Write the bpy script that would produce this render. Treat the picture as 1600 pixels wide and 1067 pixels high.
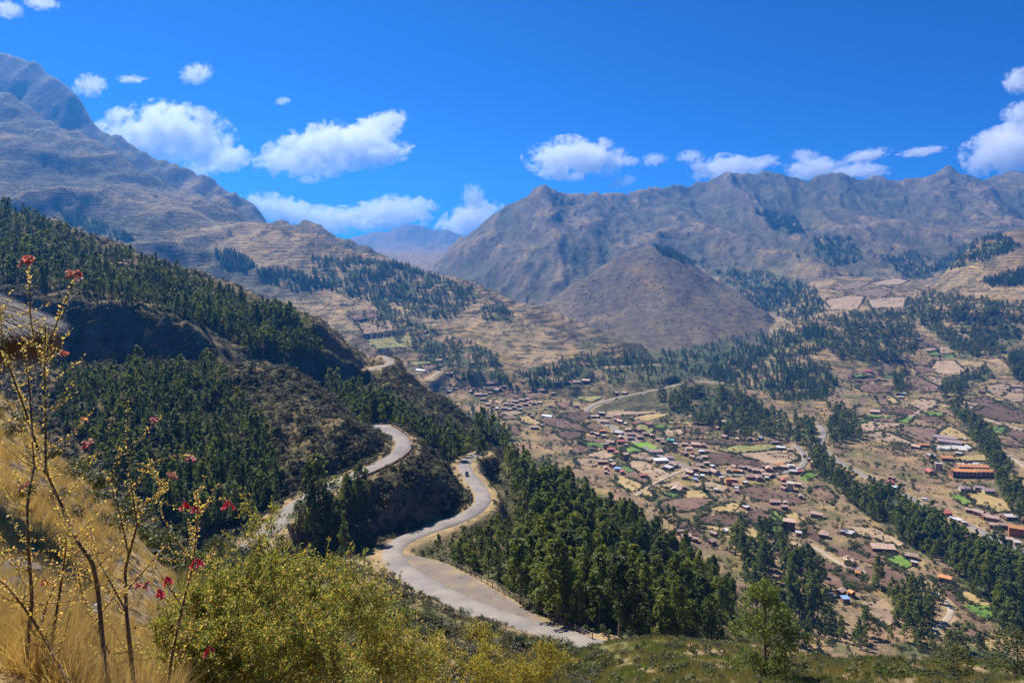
import bpy, bmesh, math, random
import numpy as np
from mathutils import Vector, Matrix

for o in list(bpy.data.objects):
    bpy.data.objects.remove(o)
random.seed(7)
rng = np.random.default_rng(7)
S = bpy.context.scene
C = S.collection
R = math.radians

# ------------------------------------------------------------------ camera, sky, sun, exposure
F = 1067.0            # focal length in photograph pixels (24 mm on full frame)
HZ = 400.0            # eye level row in the photograph
cam = bpy.data.cameras.new('camera')
cam.lens, cam.sensor_width = 24.0, 36.0
cam.shift_y = -(533.5 - HZ) / 1600.0
cam.clip_start, cam.clip_end = 0.1, 90000
cam_o = bpy.data.objects.new('camera', cam)
C.objects.link(cam_o)
cam_o.location = (0, 0, 0)
cam_o.rotation_euler = (R(90), 0, 0)
S.camera = cam_o

SUN_EL, SUN_AZ = 53.0, -42.0          # azimuth from the view direction, negative = to the left
world = bpy.data.worlds.new('World')
S.world = world
world.use_nodes = True
wn, wl = world.node_tree.nodes, world.node_tree.links
bg = wn['Background']
sky = wn.new('ShaderNodeTexSky')
sky.sky_type = 'NISHITA'
sky.sun_disc = False
sky.sun_elevation = R(SUN_EL)
sky.sun_rotation = R(SUN_AZ)
sky.altitude = 3300
sky.air_density = 0.8
sky.dust_density = 0.0
sky.ozone_density = 3.0
hs = wn.new('ShaderNodeHueSaturation')
hs.inputs['Saturation'].default_value = 1.15
hs.inputs['Value'].default_value = 1.0
wl.new(sky.outputs['Color'], hs.inputs['Color'])
tint = wn.new('ShaderNodeMix'); tint.data_type = 'RGBA'; tint.blend_type = 'MULTIPLY'; tint.inputs[0].default_value = 1.0
tint.inputs[7].default_value = (0.06, 0.54, 1.08, 1)      # the deep clean blue of high-altitude air
wl.new(hs.outputs['Color'], tint.inputs[6])
wl.new(tint.outputs[2], bg.inputs['Color'])
bg.inputs['Strength'].default_value = 0.063

sun = bpy.data.lights.new('sun', 'SUN')
sun.energy = 5.0
sun.angle = R(0.53)
sun.color = (1.0, 0.955, 0.88)
sun_o = bpy.data.objects.new('sun', sun)
C.objects.link(sun_o)
sd = Vector((math.sin(R(SUN_AZ)) * math.cos(R(SUN_EL)), math.cos(R(SUN_AZ)) * math.cos(R(SUN_EL)), math.sin(R(SUN_EL))))
sun_o.rotation_euler = sd.to_track_quat('Z', 'Y').to_euler()
sun_o.location = sd * 500

S.view_settings.view_transform = 'Standard'
S.view_settings.look = 'None'
S.view_settings.exposure = 0.92
S.view_settings.gamma = 1.0
S.cycles.use_denoising = True
S.cycles.max_bounces = 20
S.cycles.diffuse_bounces = 2
S.cycles.glossy_bounces = 2
S.cycles.transmission_bounces = 3
S.cycles.transparent_max_bounces = 12
S.cycles.volume_bounces = 20
S.cycles.volume_step_rate = 0.4
S.cycles.use_fast_gi = False

# ------------------------------------------------------------------ helpers
def tag(o, label=None, cat=None, group=None, kind=None):
    if label: o['label'] = label
    if cat: o['category'] = cat
    if group: o['group'] = group
    if kind: o['kind'] = kind
    return o

def link(o, parent=None):
    C.objects.link(o)
    if parent is not None: o.parent = parent
    return o

def mesh_np(name, verts, faces, mat=None, smooth=False):
    """faces: (n,3) or (n,4) int array, or a list of lists"""
    me = bpy.data.meshes.new(name)
    verts = np.asarray(verts, dtype=np.float32)
    if isinstance(faces, np.ndarray):
        nf, k = faces.shape
        me.vertices.add(len(verts)); me.vertices.foreach_set('co', verts.ravel())
        me.loops.add(nf * k); me.loops.foreach_set('vertex_index', faces.astype(np.int32).ravel())
        me.polygons.add(nf)
        me.polygons.foreach_set('loop_start', np.arange(0, nf * k, k, dtype=np.int32))
        me.update(calc_edges=True)
    else:
        me.from_pydata([tuple(v) for v in verts], [], faces)
        me.update()
    if smooth:
        me.polygons.foreach_set('use_smooth', np.ones(len(me.polygons), dtype=bool))
    if mat: me.materials.append(mat)
    return me

def obj(name, me, parent=None, loc=None):
    o = bpy.data.objects.new(name, me)
    link(o, parent)
    if loc is not None: o.location = loc
    return o

def empty(name, loc=(0, 0, 0), rz=0.0):
    o = bpy.data.objects.new(name, None)
    C.objects.link(o)
    o.location = loc; o.rotation_euler = (0, 0, rz); o.empty_display_size = 0.3
    return o

_perm = rng.permutation(4096).astype(np.int64)
_gr = rng.uniform(0, 2 * np.pi, 4096)
_gx, _gy = np.cos(_gr), np.sin(_gr)
def perlin(x, y, seed=0):
    x = np.asarray(x, dtype=np.float64) + seed * 17.31; y = np.asarray(y, dtype=np.float64) - seed * 9.77
    xi, yi = np.floor(x).astype(np.int64), np.floor(y).astype(np.int64)
    xf, yf = x - xi, y - yi
    u = xf * xf * xf * (xf * (xf * 6 - 15) + 10); v = yf * yf * yf * (yf * (yf * 6 - 15) + 10)
    def g(ix, iy, dx, dy):
        h = _perm[(_perm[ix & 4095] + iy) & 4095]
        return _gx[h] * dx + _gy[h] * dy
    a = g(xi, yi, xf, yf); b = g(xi + 1, yi, xf - 1, yf)
    c = g(xi, yi + 1, xf, yf - 1); d = g(xi + 1, yi + 1, xf - 1, yf - 1)
    return (a + (b - a) * u + (c + (d - c) * u - a - (b - a) * u) * v) * 1.5
def fbm(x, y, oct=4, seed=0, gain=0.5):
    s, a, f = 0.0, 1.0, 1.0
    for i in range(oct):
        s = s + a * perlin(x * f, y * f, seed + i); a *= gain; f *= 2.03
    return s
def ridged(x, y, oct=4, seed=0, gain=0.55):
    s, a, f, n = 0.0, 1.0, 1.0, 0.0
    for i in range(oct):
        s = s + a * (1 - np.abs(perlin(x * f, y * f, seed + i)) * 2); n += a; a *= gain; f *= 2.1
    return s / n
def sstep(a, b, x):
    t = np.clip((x - a) / (b - a), 0, 1)
    return t * t * (3 - 2 * t)

# ------------------------------------------------------------------ material helper
def new_mat(name):
    m = bpy.data.materials.new(name); m.use_nodes = True
    n, l = m.node_tree.nodes, m.node_tree.links
    return m, n, l, n['Principled BSDF']

def ramp(n, pts, interp='LINEAR'):
    r = n.new('ShaderNodeValToRGB'); r.color_ramp.interpolation = interp
    e = r.color_ramp.elements
    while len(e) < len(pts): e.new(0.5)
    for el, (p, c) in zip(e, pts):
        el.position = p; el.color = (*c, 1) if len(c) == 3 else c
    return r

def mix(n, l, a, b, fac, mode='MIX'):
    m = n.new('ShaderNodeMix'); m.data_type = 'RGBA'; m.blend_type = mode; m.clamp_factor = True
    for i, v in ((6, a), (7, b), (0, fac)):
        if hasattr(v, 'is_output') or isinstance(v, bpy.types.NodeSocket): l.new(v, m.inputs[i])
        elif isinstance(v, (tuple, list)): m.inputs[i].default_value = (*v, 1) if len(v) == 3 else v
        else: m.inputs[i].default_value = v
    return m.outputs[2]

def noise(n, l, scale, detail=4, rough=0.6, vec=None, dist=0.0):
    t = n.new('ShaderNodeTexNoise'); t.inputs['Scale'].default_value = scale
    t.inputs['Detail'].default_value = detail; t.inputs['Roughness'].default_value = rough
    t.inputs['Distortion'].default_value = dist
    if vec is not None: l.new(vec, t.inputs['Vector'])
    return t

def plain_mat(name, col, rough=0.85, var=0.25, scale=1.0, spec=0.2, bump=0.0, rand=0.0, trans=None):
    m, n, l, p = new_mat(name)
    tc = n.new('ShaderNodeTexCoord')
    ns = noise(n, l, scale, 5, 0.65, tc.outputs['Object'])
    lo = tuple(c * (1 - var) for c in col); hi = tuple(min(1, c * (1 + var)) for c in col)
    rp = ramp(n, [(0.3, lo), (0.7, hi)])
    l.new(ns.outputs['Fac'], rp.inputs['Fac'])
    out = rp.outputs['Color']
    if rand > 0:
        oi = n.new('ShaderNodeObjectInfo')
        r2 = ramp(n, [(0, (1 - rand, 1 - rand, 1 - rand)), (1, (1 + rand, 1 + rand, 1 + rand))])
        r2.color_ramp.elements[0].color = (1 - rand, 1 - rand, 1 - rand * 0.8, 1)
        r2.color_ramp.elements[1].color = (1 + rand, 1 + rand * 0.9, 1 + rand * 0.6, 1)
        l.new(oi.outputs['Random'], r2.inputs['Fac'])
        out = mix(n, l, out, r2.outputs['Color'], 1.0, 'MULTIPLY')
    l.new(out, p.inputs['Base Color'])
    p.inputs['Roughness'].default_value = rough
    p.inputs['Specular IOR Level'].default_value = spec
    if bump > 0:
        b = n.new('ShaderNodeBump'); b.inputs['Strength'].default_value = bump
        l.new(ns.outputs['Fac'], b.inputs['Height']); l.new(b.outputs['Normal'], p.inputs['Normal'])
    return m
# ------------------------------------------------------------------ terrain: a graded height field of overlapping hills
# each hill is a set of contour-like guide lines (image column, image row, distance in metres) from its foot to its crest
HILLS = {}
HILLS['near_slope'] = dict(back=0.62, front=0.0, lines=[
 [(-250,1150,1.0),(0,1500,1.0),(400,1900,1.0),(800,2050,1.0),(1850,2300,1.0)],
 [(-250,960,2.5),(0,1080,2.5),(200,1170,2.5),(400,1250,2.5),(800,1330,2.5),(1850,1420,2.5)],
 [(-250,760,8),(0,850,8),(130,930,8),(300,1050,8),(500,1160,8),(800,1260,8),(1850,1330,8)],
 [(-250,590,16),(0,670,16),(60,710,16),(130,780,16),(250,905,16),(400,1010,16),(600,1110,16),(800,1170,16),(1850,1200,16)],
 [(-250,530,24),(0,615,24),(60,680,24),(130,750,24),(250,890,26),(400,990,30),(600,1050,36),(800,1110,36),(1300,1120,36),(1850,1130,36)],
 [(-250,640,50),(0,740,50),(130,830,50),(300,930,55),(450,950,65),(600,975,70),(700,1010,62),(800,1045,60),(880,1065,58),(1000,1070,55),(1300,1075,55),(1600,1090,55),(1850,1100,55)],
 [(-250,760,90),(0,800,95),(130,850,100),(300,900,110),(450,905,130),(540,885,165),(590,876,182),(640,915,152),(700,952,128),(780,985,108),(860,1004,96),(900,1010,92),(1000,1004,90),(1200,1016,88),(1400,1030,86),(1600,1048,84),(1850,1060,82)],
 [(-250,800,110),(0,840,115),(130,880,120),(300,900,130),(450,895,150),(540,872,188),(590,862,200),(640,892,180),(700,925,155),(780,962,136),(860,992,120),(920,1006,112),(1000,1012,104),(1200,1028,98),(1400,1045,94),(1600,1062,92),(1850,1075,90)],
])
HILLS['wooded_spur'] = dict(back=0.55, front=0.9, lines=[
 [(540,880,195),(600,868,198),(660,884,193),(700,908,170),(760,952,143),(830,990,125),(920,1008,114),(1100,1040,112),(1300,1090,110),(1500,1160,110)],
 [(540,850,215),(600,842,220),(660,822,236),(700,836,232),(780,850,218),(860,878,202),(950,918,192),(1050,962,186),(1150,1008,184),(1300,1085,184),(1500,1150,184)],
 [(600,850,260),(660,800,262),(700,765,290),(760,785,285),(800,795,280),(860,805,276),(950,842,264),(1050,895,258),(1150,965,252),(1300,1060,250),(1500,1130,250)],
 [(600,860,300),(660,780,320),(700,728,345),(720,716,352),(760,716,365),(820,736,362),(900,778,345),(1000,832,326),(1080,884,312),(1150,940,302),(1250,1030,298),(1400,1120,295)],
])
HILLS['hairpin_spur'] = dict(back=0.7, front=0.8, lines=[
 [(150,1010,130),(280,960,148),(360,925,160),(400,903,170),(430,884,178),(480,872,188),(540,862,201),(600,850,213),(660,838,224),(700,822,235),(745,800,248),(790,795,262),(830,860,270)],
 [(150,960,140),(280,920,156),(360,885,170),(400,862,180),(430,836,190),(480,796,204),(540,768,219),(600,752,231),(645,728,241),(680,730,247),(710,752,250),(740,785,254),(790,850,262),(830,920,270)],
 [(150,940,148),(280,900,162),(360,862,178),(400,842,188),(430,812,196),(480,775,212),(540,748,227),(600,730,238),(640,706,252),(680,714,258),(710,740,258),(740,780,258),(790,860,264),(830,930,270)],
 [(150,930,160),(280,885,175),(360,850,190),(400,832,200),(430,806,208),(480,768,222),(540,735,245),(600,695,280),(640,680,298),(680,702,285),(710,735,272),(740,785,264),(790,870,268),(830,940,274)],
])
HILLS['dark_shrub_hill'] = dict(back=0.6, front=0.8, lines=[
 [(-250,1000,120),(0,950,140),(150,890,160),(300,850,188),(440,802,210),(480,766,226),(540,742,241),(600,720,252),(625,705,264),(650,760,270)],
 [(-250,760,190),(0,745,210),(150,725,225),(300,700,240),(400,690,250),(480,650,258),(540,652,260),(590,675,262),(625,722,270),(650,790,275)],
 [(-250,560,270),(0,566,285),(100,572,295),(250,565,310),(330,562,326),(400,553,335),(450,568,335),(500,600,330),(540,630,320),(580,656,308),(610,690,292),(650,790,280)],
])
HILLS['cliff_ridge'] = dict(back=0.45, front=0.8, lines=[
 [(-250,565,300),(0,562,318),(100,562,330),(250,557,345),(350,553,362),(400,562,388),(480,585,430),(560,590,462),(600,582,480),(640,640,500)],
 [(-250,420,322),(0,452,338),(100,468,345),(180,478,351),(250,492,357),(320,515,365),(355,538,374),(400,552,394),(440,530,436),(480,515,456),(530,524,470),(565,545,478),(592,566,490),(640,660,505)],
 [(-250,350,420),(0,395,430),(100,412,440),(200,432,450),(300,462,458),(400,505,468),(450,502,482),(500,506,492),(560,546,496),(600,585,505),(640,670,515)],
 [(-250,265,520),(0,324,550),(60,334,560),(130,355,560),(250,400,560),(350,438,560),(440,470,550),(500,500,540),(560,542,522),(595,572,512),(640,680,515)],
])
HILLS['road_spur'] = dict(back=0.6, front=0.7, lines=[
 [(300,720,330),(480,690,345),(560,700,348),(640,722,345),(720,742,352),(760,735,372),(800,722,400),(840,760,410),(880,850,420)],
 [(300,640,390),(480,628,408),(560,625,420),(640,648,416),(720,690,402),(780,706,408),(840,775,415),(880,870,420)],
 [(300,615,430),(480,594,458),(540,585,475),(600,577,490),(625,573,500),(650,590,496),(680,610,486),(720,641,472),(760,667,458),(800,696,444),(840,790,432),(880,880,430)],
])
HILLS['terraced_hill'] = dict(back=0.5, front=0.5, lines=[
 [(200,620,880),(500,592,1000),(600,584,1100),(700,582,1200),(800,592,1180),(900,600,1150),(1000,600,1140),(1080,600,1130),(1150,640,1140),(1250,720,1150)],
 [(200,520,1150),(500,512,1300),(600,512,1400),(700,540,1330),(800,560,1290),(900,572,1250),(1000,580,1230),(1080,594,1190),(1150,645,1170),(1250,740,1170)],
 [(200,440,1500),(500,458,1560),(600,468,1560),(700,480,1540),(800,500,1500),(900,522,1440),(980,552,1360),(1030,572,1300),(1080,602,1230),(1150,665,1190),(1250,760,1190)],
 [(200,380,1850),(300,352,1900),(400,346,1900),(500,368,1850),(560,384,1810),(640,402,1800),(700,425,1780),(740,440,1750),(830,472,1680),(900,492,1620),(960,512,1530),(1010,547,1420),(1060,585,1300),(1100,622,1250),(1180,720,1220),(1250,800,1200)],
])
HILLS['village_scarp'] = dict(back=0.25, front=0.6, lines=[
 [(840,700,900),(930,655,970),(1000,668,930),(1090,682,892),(1180,692,872),(1240,694,868),(1300,760,860)],
 [(840,690,940),(900,646,1010),(930,632,1050),(1000,616,1080),(1060,603,1095),(1095,597,1100),(1130,603,1080),(1180,626,1040),(1240,668,960),(1275,705,910),(1320,790,880)],
])
HILLS['gully_hill'] = dict(back=0.5, front=0.5, lines=[
 [(1080,640,1250),(1150,645,1150),(1200,652,1090),(1250,658,1060),(1300,645,1080),(1350,600,1200),(1420,565,1350),(1480,600,1400)],
 [(1080,610,1320),(1150,590,1300),(1200,585,1250),(1250,580,1250),(1300,575,1250),(1350,560,1300),(1420,548,1400),(1480,610,1420)],
 [(1080,600,1380),(1150,560,1450),(1200,530,1520),(1250,502,1570),(1300,490,1600),(1350,500,1580),(1420,525,1520),(1480,620,1450)],
])
HILLS['inner_hill'] = dict(back=0.5, front=0.5, lines=[
 [(740,640,1700),(850,585,1680),(900,565,1650),(1000,562,1600),(1080,576,1550),(1150,580,1520),(1200,575,1550),(1300,680,1600)],
 [(740,600,1900),(850,515,1960),(900,500,1950),(960,482,1980),(1040,462,1980),(1120,482,1930),(1200,515,1850),(1300,650,1750)],
 [(740,580,2050),(850,470,2150),(900,440,2200),(940,415,2260),(975,393,2300),(1005,382,2320),(1030,383,2310),(1060,396,2270),(1100,423,2210),(1150,455,2120),(1200,486,2020),(1240,525,1930),(1300,620,1850)],
])
HILLS['field_bench'] = dict(back=0.3, front=0.4, lines=[
 [(1120,660,1350),(1250,570,1420),(1300,525,1480),(1420,512,1500),(1500,522,1460),(1600,520,1450),(1850,520,1450)],
 [(1120,620,1900),(1200,510,1900),(1260,470,2000),(1300,460,1980),(1420,462,1980),(1500,470,1900),(1600,470,1900),(1850,465,1900)],
 [(1120,600,2300),(1200,490,2300),(1260,440,2350),(1300,430,2400),(1420,428,2450),(1500,435,2400),(1600,435,2400),(1850,430,2400)],
])
HILLS['right_hill'] = dict(back=0.45, front=0.4, lines=[
 [(1330,560,1500),(1420,520,1520),(1480,505,1500),(1540,495,1480),(1600,490,1450),(1850,480,1400)],
 [(1330,540,1700),(1420,470,1750),(1480,440,1750),(1540,420,1750),(1600,410,1750),(1850,390,1750)],
 [(1330,530,1850),(1400,475,1880),(1450,442,1920),(1490,405,1960),(1520,378,2000),(1545,368,2000),(1575,352,2000),(1600,342,2000),(1700,318,2000),(1850,300,2000)],
])
HILLS['left_mountain'] = dict(back=0.35, front=0.5, lines=[
 [(-250,430,1150),(0,440,1200),(200,455,1300),(400,450,1500),(560,440,1700),(700,470,1800),(900,620,1850)],
 [(-250,290,1650),(0,305,1720),(200,335,1800),(400,380,1900),(560,402,1950),(700,480,1950),(900,640,1950)],
 [(-250,40,2300),(-60,112,2400),(0,142,2400),(100,196,2400),(160,222,2400),(230,268,2400),(300,298,2400),(380,328,2400),(450,343,2300),(530,357,2200),(580,378,2100),(640,404,2000),(700,445,1960),(900,650,1950)],
])
HILLS['left_peak'] = dict(back=0.5, front=0.6, lines=[
 [(-250,220,2500),(0,260,2500),(100,290,2550),(200,330,2550),(300,350,2600),(400,380,2650),(480,420,2700)],
 [(-250,50,3000),(-60,74,3000),(0,80,3000),(35,82,3000),(55,92,3000),(90,117,3000),(120,146,3000),(150,182,3000),(185,206,3000),(210,226,3000),(250,245,3000),(275,249,3000),(292,264,3000),(312,273,3000),(345,281,3000),(370,298,3000),(405,328,3000),(440,362,3000),(480,420,3000)],
])
HILLS['cone_mountain'] = dict(back=0.5, front=0.5, lines=[
 [(500,620,2500),(640,470,2600),(700,460,2600),(800,472,2550),(850,480,2450),(900,505,2300),(1000,525,2200),(1100,525,2200),(1200,470,2350),(1280,445,2400),(1400,440,2450),(1500,432,2550),(1600,425,2600),(1850,400,2600)],
 [(500,600,3300),(640,450,3250),(680,425,3150),(720,402,3050),(800,385,2950),(850,378,2900),(900,378,2900),(1000,378,3000),(1100,362,3200),(1200,352,3300),(1300,348,3300),(1400,348,3300),(1500,340,3400),(1600,330,3500),(1850,310,3500)],
 [(500,600,3500),(640,450,3500),(680,410,3500),(700,396,3450),(720,375,3400),(735,358,3400),(760,335,3400),(790,312,3400),(820,298,3400),(835,291,3400),(845,287,3400),(858,291,3400),(880,303,3500),(900,306,3600),(930,302,3700),(960,306,3800),(985,303,3900),(1000,302,3950),(1030,290,4050),(1060,278,4100),(1100,274,4200),(1130,270,4200),(1165,266,4200),(1230,263,4200),(1260,269,4200),(1320,267,4200),(1345,275,4200),(1380,277,4250),(1410,283,4300),(1440,276,4300),(1462,267,4300),(1480,259,4300),(1494,266,4300),(1515,270,4300),(1540,274,4300),(1565,270,4300),(1590,264,4300),(1650,262,4300),(1850,240,4300)],
])
HILLS['far_mountain'] = dict(back=0.5, front=0.5, lines=[
 [(300,470,6000),(550,430,6200),(680,428,6200),(800,440,6200),(1000,500,6200)],
 [(300,430,7800),(450,385,7800),(550,365,7800),(600,352,7800),(640,340,7800),(665,341,7800),(700,350,7800),(735,364,7800),(800,390,7800),(1000,450,7800)],
])
FLOOR = [(60,-150),(110,-175),(250,-196),(330,-203),(420,-211),(560,-219),(700,-225),(900,-230),(1200,-234),(1600,-228),(2200,-200),(3000,-130),(4500,0),(9500,120)]

def seg(a, b, step):
    n = max(2, int(round(math.log(b / a) / step)))
    return list(np.geomspace(a, b, n, endpoint=False))
ROWS = np.array(seg(0.9, 60, 0.03) + seg(60, 180, 0.0075) + seg(180, 560, 0.0036) + seg(560, 4700, 0.0062) + seg(4700, 9400, 0.03) + [9400])
COLS = np.arange(-260, 1861, 2.65)
NR, NC = len(ROWS), len(COLS)
LY = np.log(ROWS)
U, Y = np.meshgrid(COLS, ROWS, indexing='ij')       # [column, row]
X = (U - 800) / F * Y

def line_at(line, u):
    a = np.array(line, dtype=float)
    o = np.argsort(a[:, 0]); a = a[o]
    z = (HZ - a[:, 1]) / F * a[:, 2]
    yy = np.exp(np.interp(u, a[:, 0], np.log(a[:, 2])))
    py = np.interp(u, a[:, 0], a[:, 1])
    return yy, (HZ - py) / F * yy

def smooth1(v, k):
    ker = np.hanning(k + 2)[1:-1]; ker /= ker.sum()
    return np.convolve(np.pad(v, k // 2, mode='edge'), ker, mode='valid')[:len(v)]

names = ['valley_floor'] + list(HILLS)
Z = np.interp(LY, np.log([f[0] for f in FLOOR]), [f[1] for f in FLOOR])[None, :].repeat(NC, 0)
# the fields on the right bank stand a little higher than the village terrace
Z = Z + sstep(1250, 1500, U) * sstep(500, 800, Y) * 6
LAY = np.zeros((NC, NR), dtype=np.int16)
for li, (nm, h) in enumerate(HILLS.items(), start=1):
    ys, zs = [], []
    for ln in h['lines']:
        yy, zz = line_at(ln, COLS)
        ys.append(smooth1(yy, 9)); zs.append(smooth1(zz, 5))
    ys = np.array(ys); zs = np.array(zs)
    for j in range(1, len(ys)):
        ys[j] = np.maximum(ys[j], ys[j - 1] * 1.004)
    umin = min(p[0] for p in h['lines'][-1]); umax = max(p[0] for p in h['lines'][-1])
    for ci in range(NC):
        u = COLS[ci]
        over = max(0, umin - u, u - umax)
        yb, zb = ys[:, ci], zs[:, ci]
        prof = np.interp(ROWS, yb, zb)
        fr = ROWS < yb[0]; bk = ROWS > yb[-1]
        if h['front'] > 0: prof[fr] = zb[0] - (yb[0] - ROWS[fr]) * h['front']
        prof[bk] = zb[-1] - (ROWS[bk] - yb[-1]) * h['back']
        prof -= over / F * yb[-1] * 1.5
        m = prof > Z[ci]
        Z[ci][m] = prof[m]; LAY[ci][m] = li

LI = {n: i for i, n in enumerate(names)}
def lm(*ns):
    m = np.zeros(LAY.shape, bool)
    for n in ns: m |= LAY == LI[n]
    return m
def blur(a, k=1):
    for _ in range(k):
        a = (np.roll(a, 1, 0) + a * 2 + np.roll(a, -1, 0)) / 4 if False else a
        p = np.pad(a, 1, mode='edge')
        a = (p[:-2, 1:-1] + p[2:, 1:-1] + p[1:-1, :-2] + p[1:-1, 2:] + 2 * p[1:-1, 1:-1]) / 6
    return a
Z = blur(Z, 2)

# relief: gullies and crags on the mountains, smaller lumps on the near hills
far = blur(lm('left_mountain', 'left_peak', 'cone_mountain', 'far_mountain', 'inner_hill').astype(float), 8)
mid = blur(lm('terraced_hill', 'gully_hill', 'field_bench', 'right_hill').astype(float), 8)
spur = blur(lm('wooded_spur', 'hairpin_spur', 'dark_shrub_hill', 'cliff_ridge', 'road_spur', 'village_scarp').astype(float), 4)
near = blur(lm('near_slope').astype(float), 4)
wx = X + 120 * fbm(X / 700, Y / 700, 3, 3); wy = Y + 120 * fbm(X / 700, Y / 700, 3, 9)
gul = ridged(wx / 520, wy / 1300, 4, 20, 0.42)
Z += far * ((gul - 0.66) * 95 + fbm(X / 110, Y / 200, 4, 31) * 6 + (ridged(X / 150 + wx / 900, Y / 380, 4, 37, 0.5) - 0.62) * 18)
inner = blur(lm('inner_hill').astype(float), 6)
Z -= inner * ((gul - 0.66) * 75 + (ridged(X / 150 + wx / 900, Y / 380, 4, 37, 0.5) - 0.62) * 13)
Z += blur(lm('left_peak').astype(float), 6) * (ridged(X / 150, Y / 400, 4, 77, 0.45) - 0.6) * 34
cr = ridged(X / 130, Y / 160, 4, 51)
Z += blur(lm('cone_mountain').astype(float), 6) * sstep(0.70, 0.9, cr) * 13
Z += mid * ((ridged(wx / 260, wy / 600, 3, 41, 0.4) - 0.66) * 26 + fbm(X / 40, Y / 60, 3, 43) * 2.2)
Z += spur * ((ridged(X / 46, Y / 60, 4, 61) - 0.6) * 7.0 + fbm(X / 9, Y / 12, 3, 63) * 0.8)
Z += near * (fbm(X / 14, Y / 14, 4, 71) * np.clip(Y / 60, 0, 1) * 1.2 + fbm(X / 1.6, Y / 1.6, 4, 73) * 0.10)
flo = lm('valley_floor').astype(float)
Z += blur(flo, 3) * fbm(X / 160, Y / 160, 3, 81) * 1.6
# old farming terraces: stepped contours
def terrace(z, s, ph, k):
    t = (z + ph) / s; b = np.floor(t); f = t - b
    return (b + sstep(0.35, 0.62, f)) * s - ph
tm = blur(lm('terraced_hill', 'left_mountain', 'right_hill', 'field_bench').astype(float), 4)
ph = fbm(X / 260, Y / 260, 3, 91) * 14
tmask = tm * sstep(-0.25, 0.25, fbm(X / 230, Y / 300, 3, 95))
stp = np.where(lm('left_mountain'), 17.0, 9.0)
Z = Z + (terrace(Z, stp, ph, 0) - Z) * tmask * np.where(lm('left_mountain'), 0.35, 0.8)
# small field terraces on the valley floor
tf = blur(flo, 2) * 0.35
ph2 = fbm(X / 120, Y / 120, 2, 97) * 3
Z = Z + (terrace(Z, 2.2, ph2, 0) - Z) * tf
# the cut cliffs: vertical ribs
Z += blur(lm('cliff_ridge', 'hairpin_spur', 'dark_shrub_hill').astype(float), 2) * (ridged(X / 13, Y / 13, 3, 65) - 0.6) * 2.4

# ------------------------------------------------------------------ looking things up on the ground
def zat(x, y):
    """ground height at world x, y"""
    y = max(y, ROWS[0] * 1.001)
    u = x / y * F + 800
    ci = (u - COLS[0]) / 2.65; ci = min(max(ci, 0), NC - 1.001)
    ri = np.interp(math.log(y), LY, np.arange(NR)); ri = min(ri, NR - 1.001)
    a, b = int(ci), int(ri); s, t = ci - a, ri - b
    return float((Z[a, b] * (1 - s) + Z[a + 1, b] * s) * (1 - t) + (Z[a, b + 1] * (1 - s) + Z[a + 1, b + 1] * s) * t)
def zat_np(x, y):
    y = np.maximum(y, ROWS[0] * 1.001); u = x / y * F + 800
    ci = np.clip((u - COLS[0]) / 2.65, 0, NC - 1.001); ri = np.clip(np.interp(np.log(y), LY, np.arange(NR)), 0, NR - 1.001)
    a, b = ci.astype(int), ri.astype(int); s, t = ci - a, ri - b
    return (Z[a, b] * (1 - s) + Z[a + 1, b] * s) * (1 - t) + (Z[a, b + 1] * (1 - s) + Z[a + 1, b + 1] * s) * t
def ground(u, py, ymin=0.0, snap=True):
    """where the line of sight through a photograph pixel first meets the ground (beyond ymin)"""
    ci = int(round((u - COLS[0]) / 2.65)); ci = min(max(ci, 0), NC - 1)
    lim = (HZ - py) / F * ROWS
    hit = np.nonzero((Z[ci] >= lim) & (ROWS > ymin))[0]
    if len(hit) == 0: return None
    k = hit[0]
    if k > 0:
        d0 = Z[ci][k - 1] - lim[k - 1]; d1 = Z[ci][k] - lim[k]
        t = 0.5 if d1 == d0 else min(max(-d0 / (d1 - d0), 0), 1)
        yy = ROWS[k - 1] + (ROWS[k] - ROWS[k - 1]) * t
    else: yy = ROWS[0]
    x = (u - 800) / F * yy
    return Vector((x, yy, zat(x, yy)))
# ------------------------------------------------------------------ roads and fields are levelled into the ground first
# view windows of the photograph used for reading off positions: origin x, origin y, magnification
WIN = {0: (0, 0, 1.0), 1: (640, 540, 7.62), 2: (850, 570, 7.62), 3: (850, 680, 7.62), 4: (1040, 620, 6.154),
       5: (1000, 760, 5.333), 6: (1280, 800, 5.0), 7: (1360, 660, 5.333), 8: (1300, 530, 5.333)}
def px(w, x, y):
    a = WIN[w]
    return a[0] + x / a[2], a[1] + y / a[2]

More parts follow.
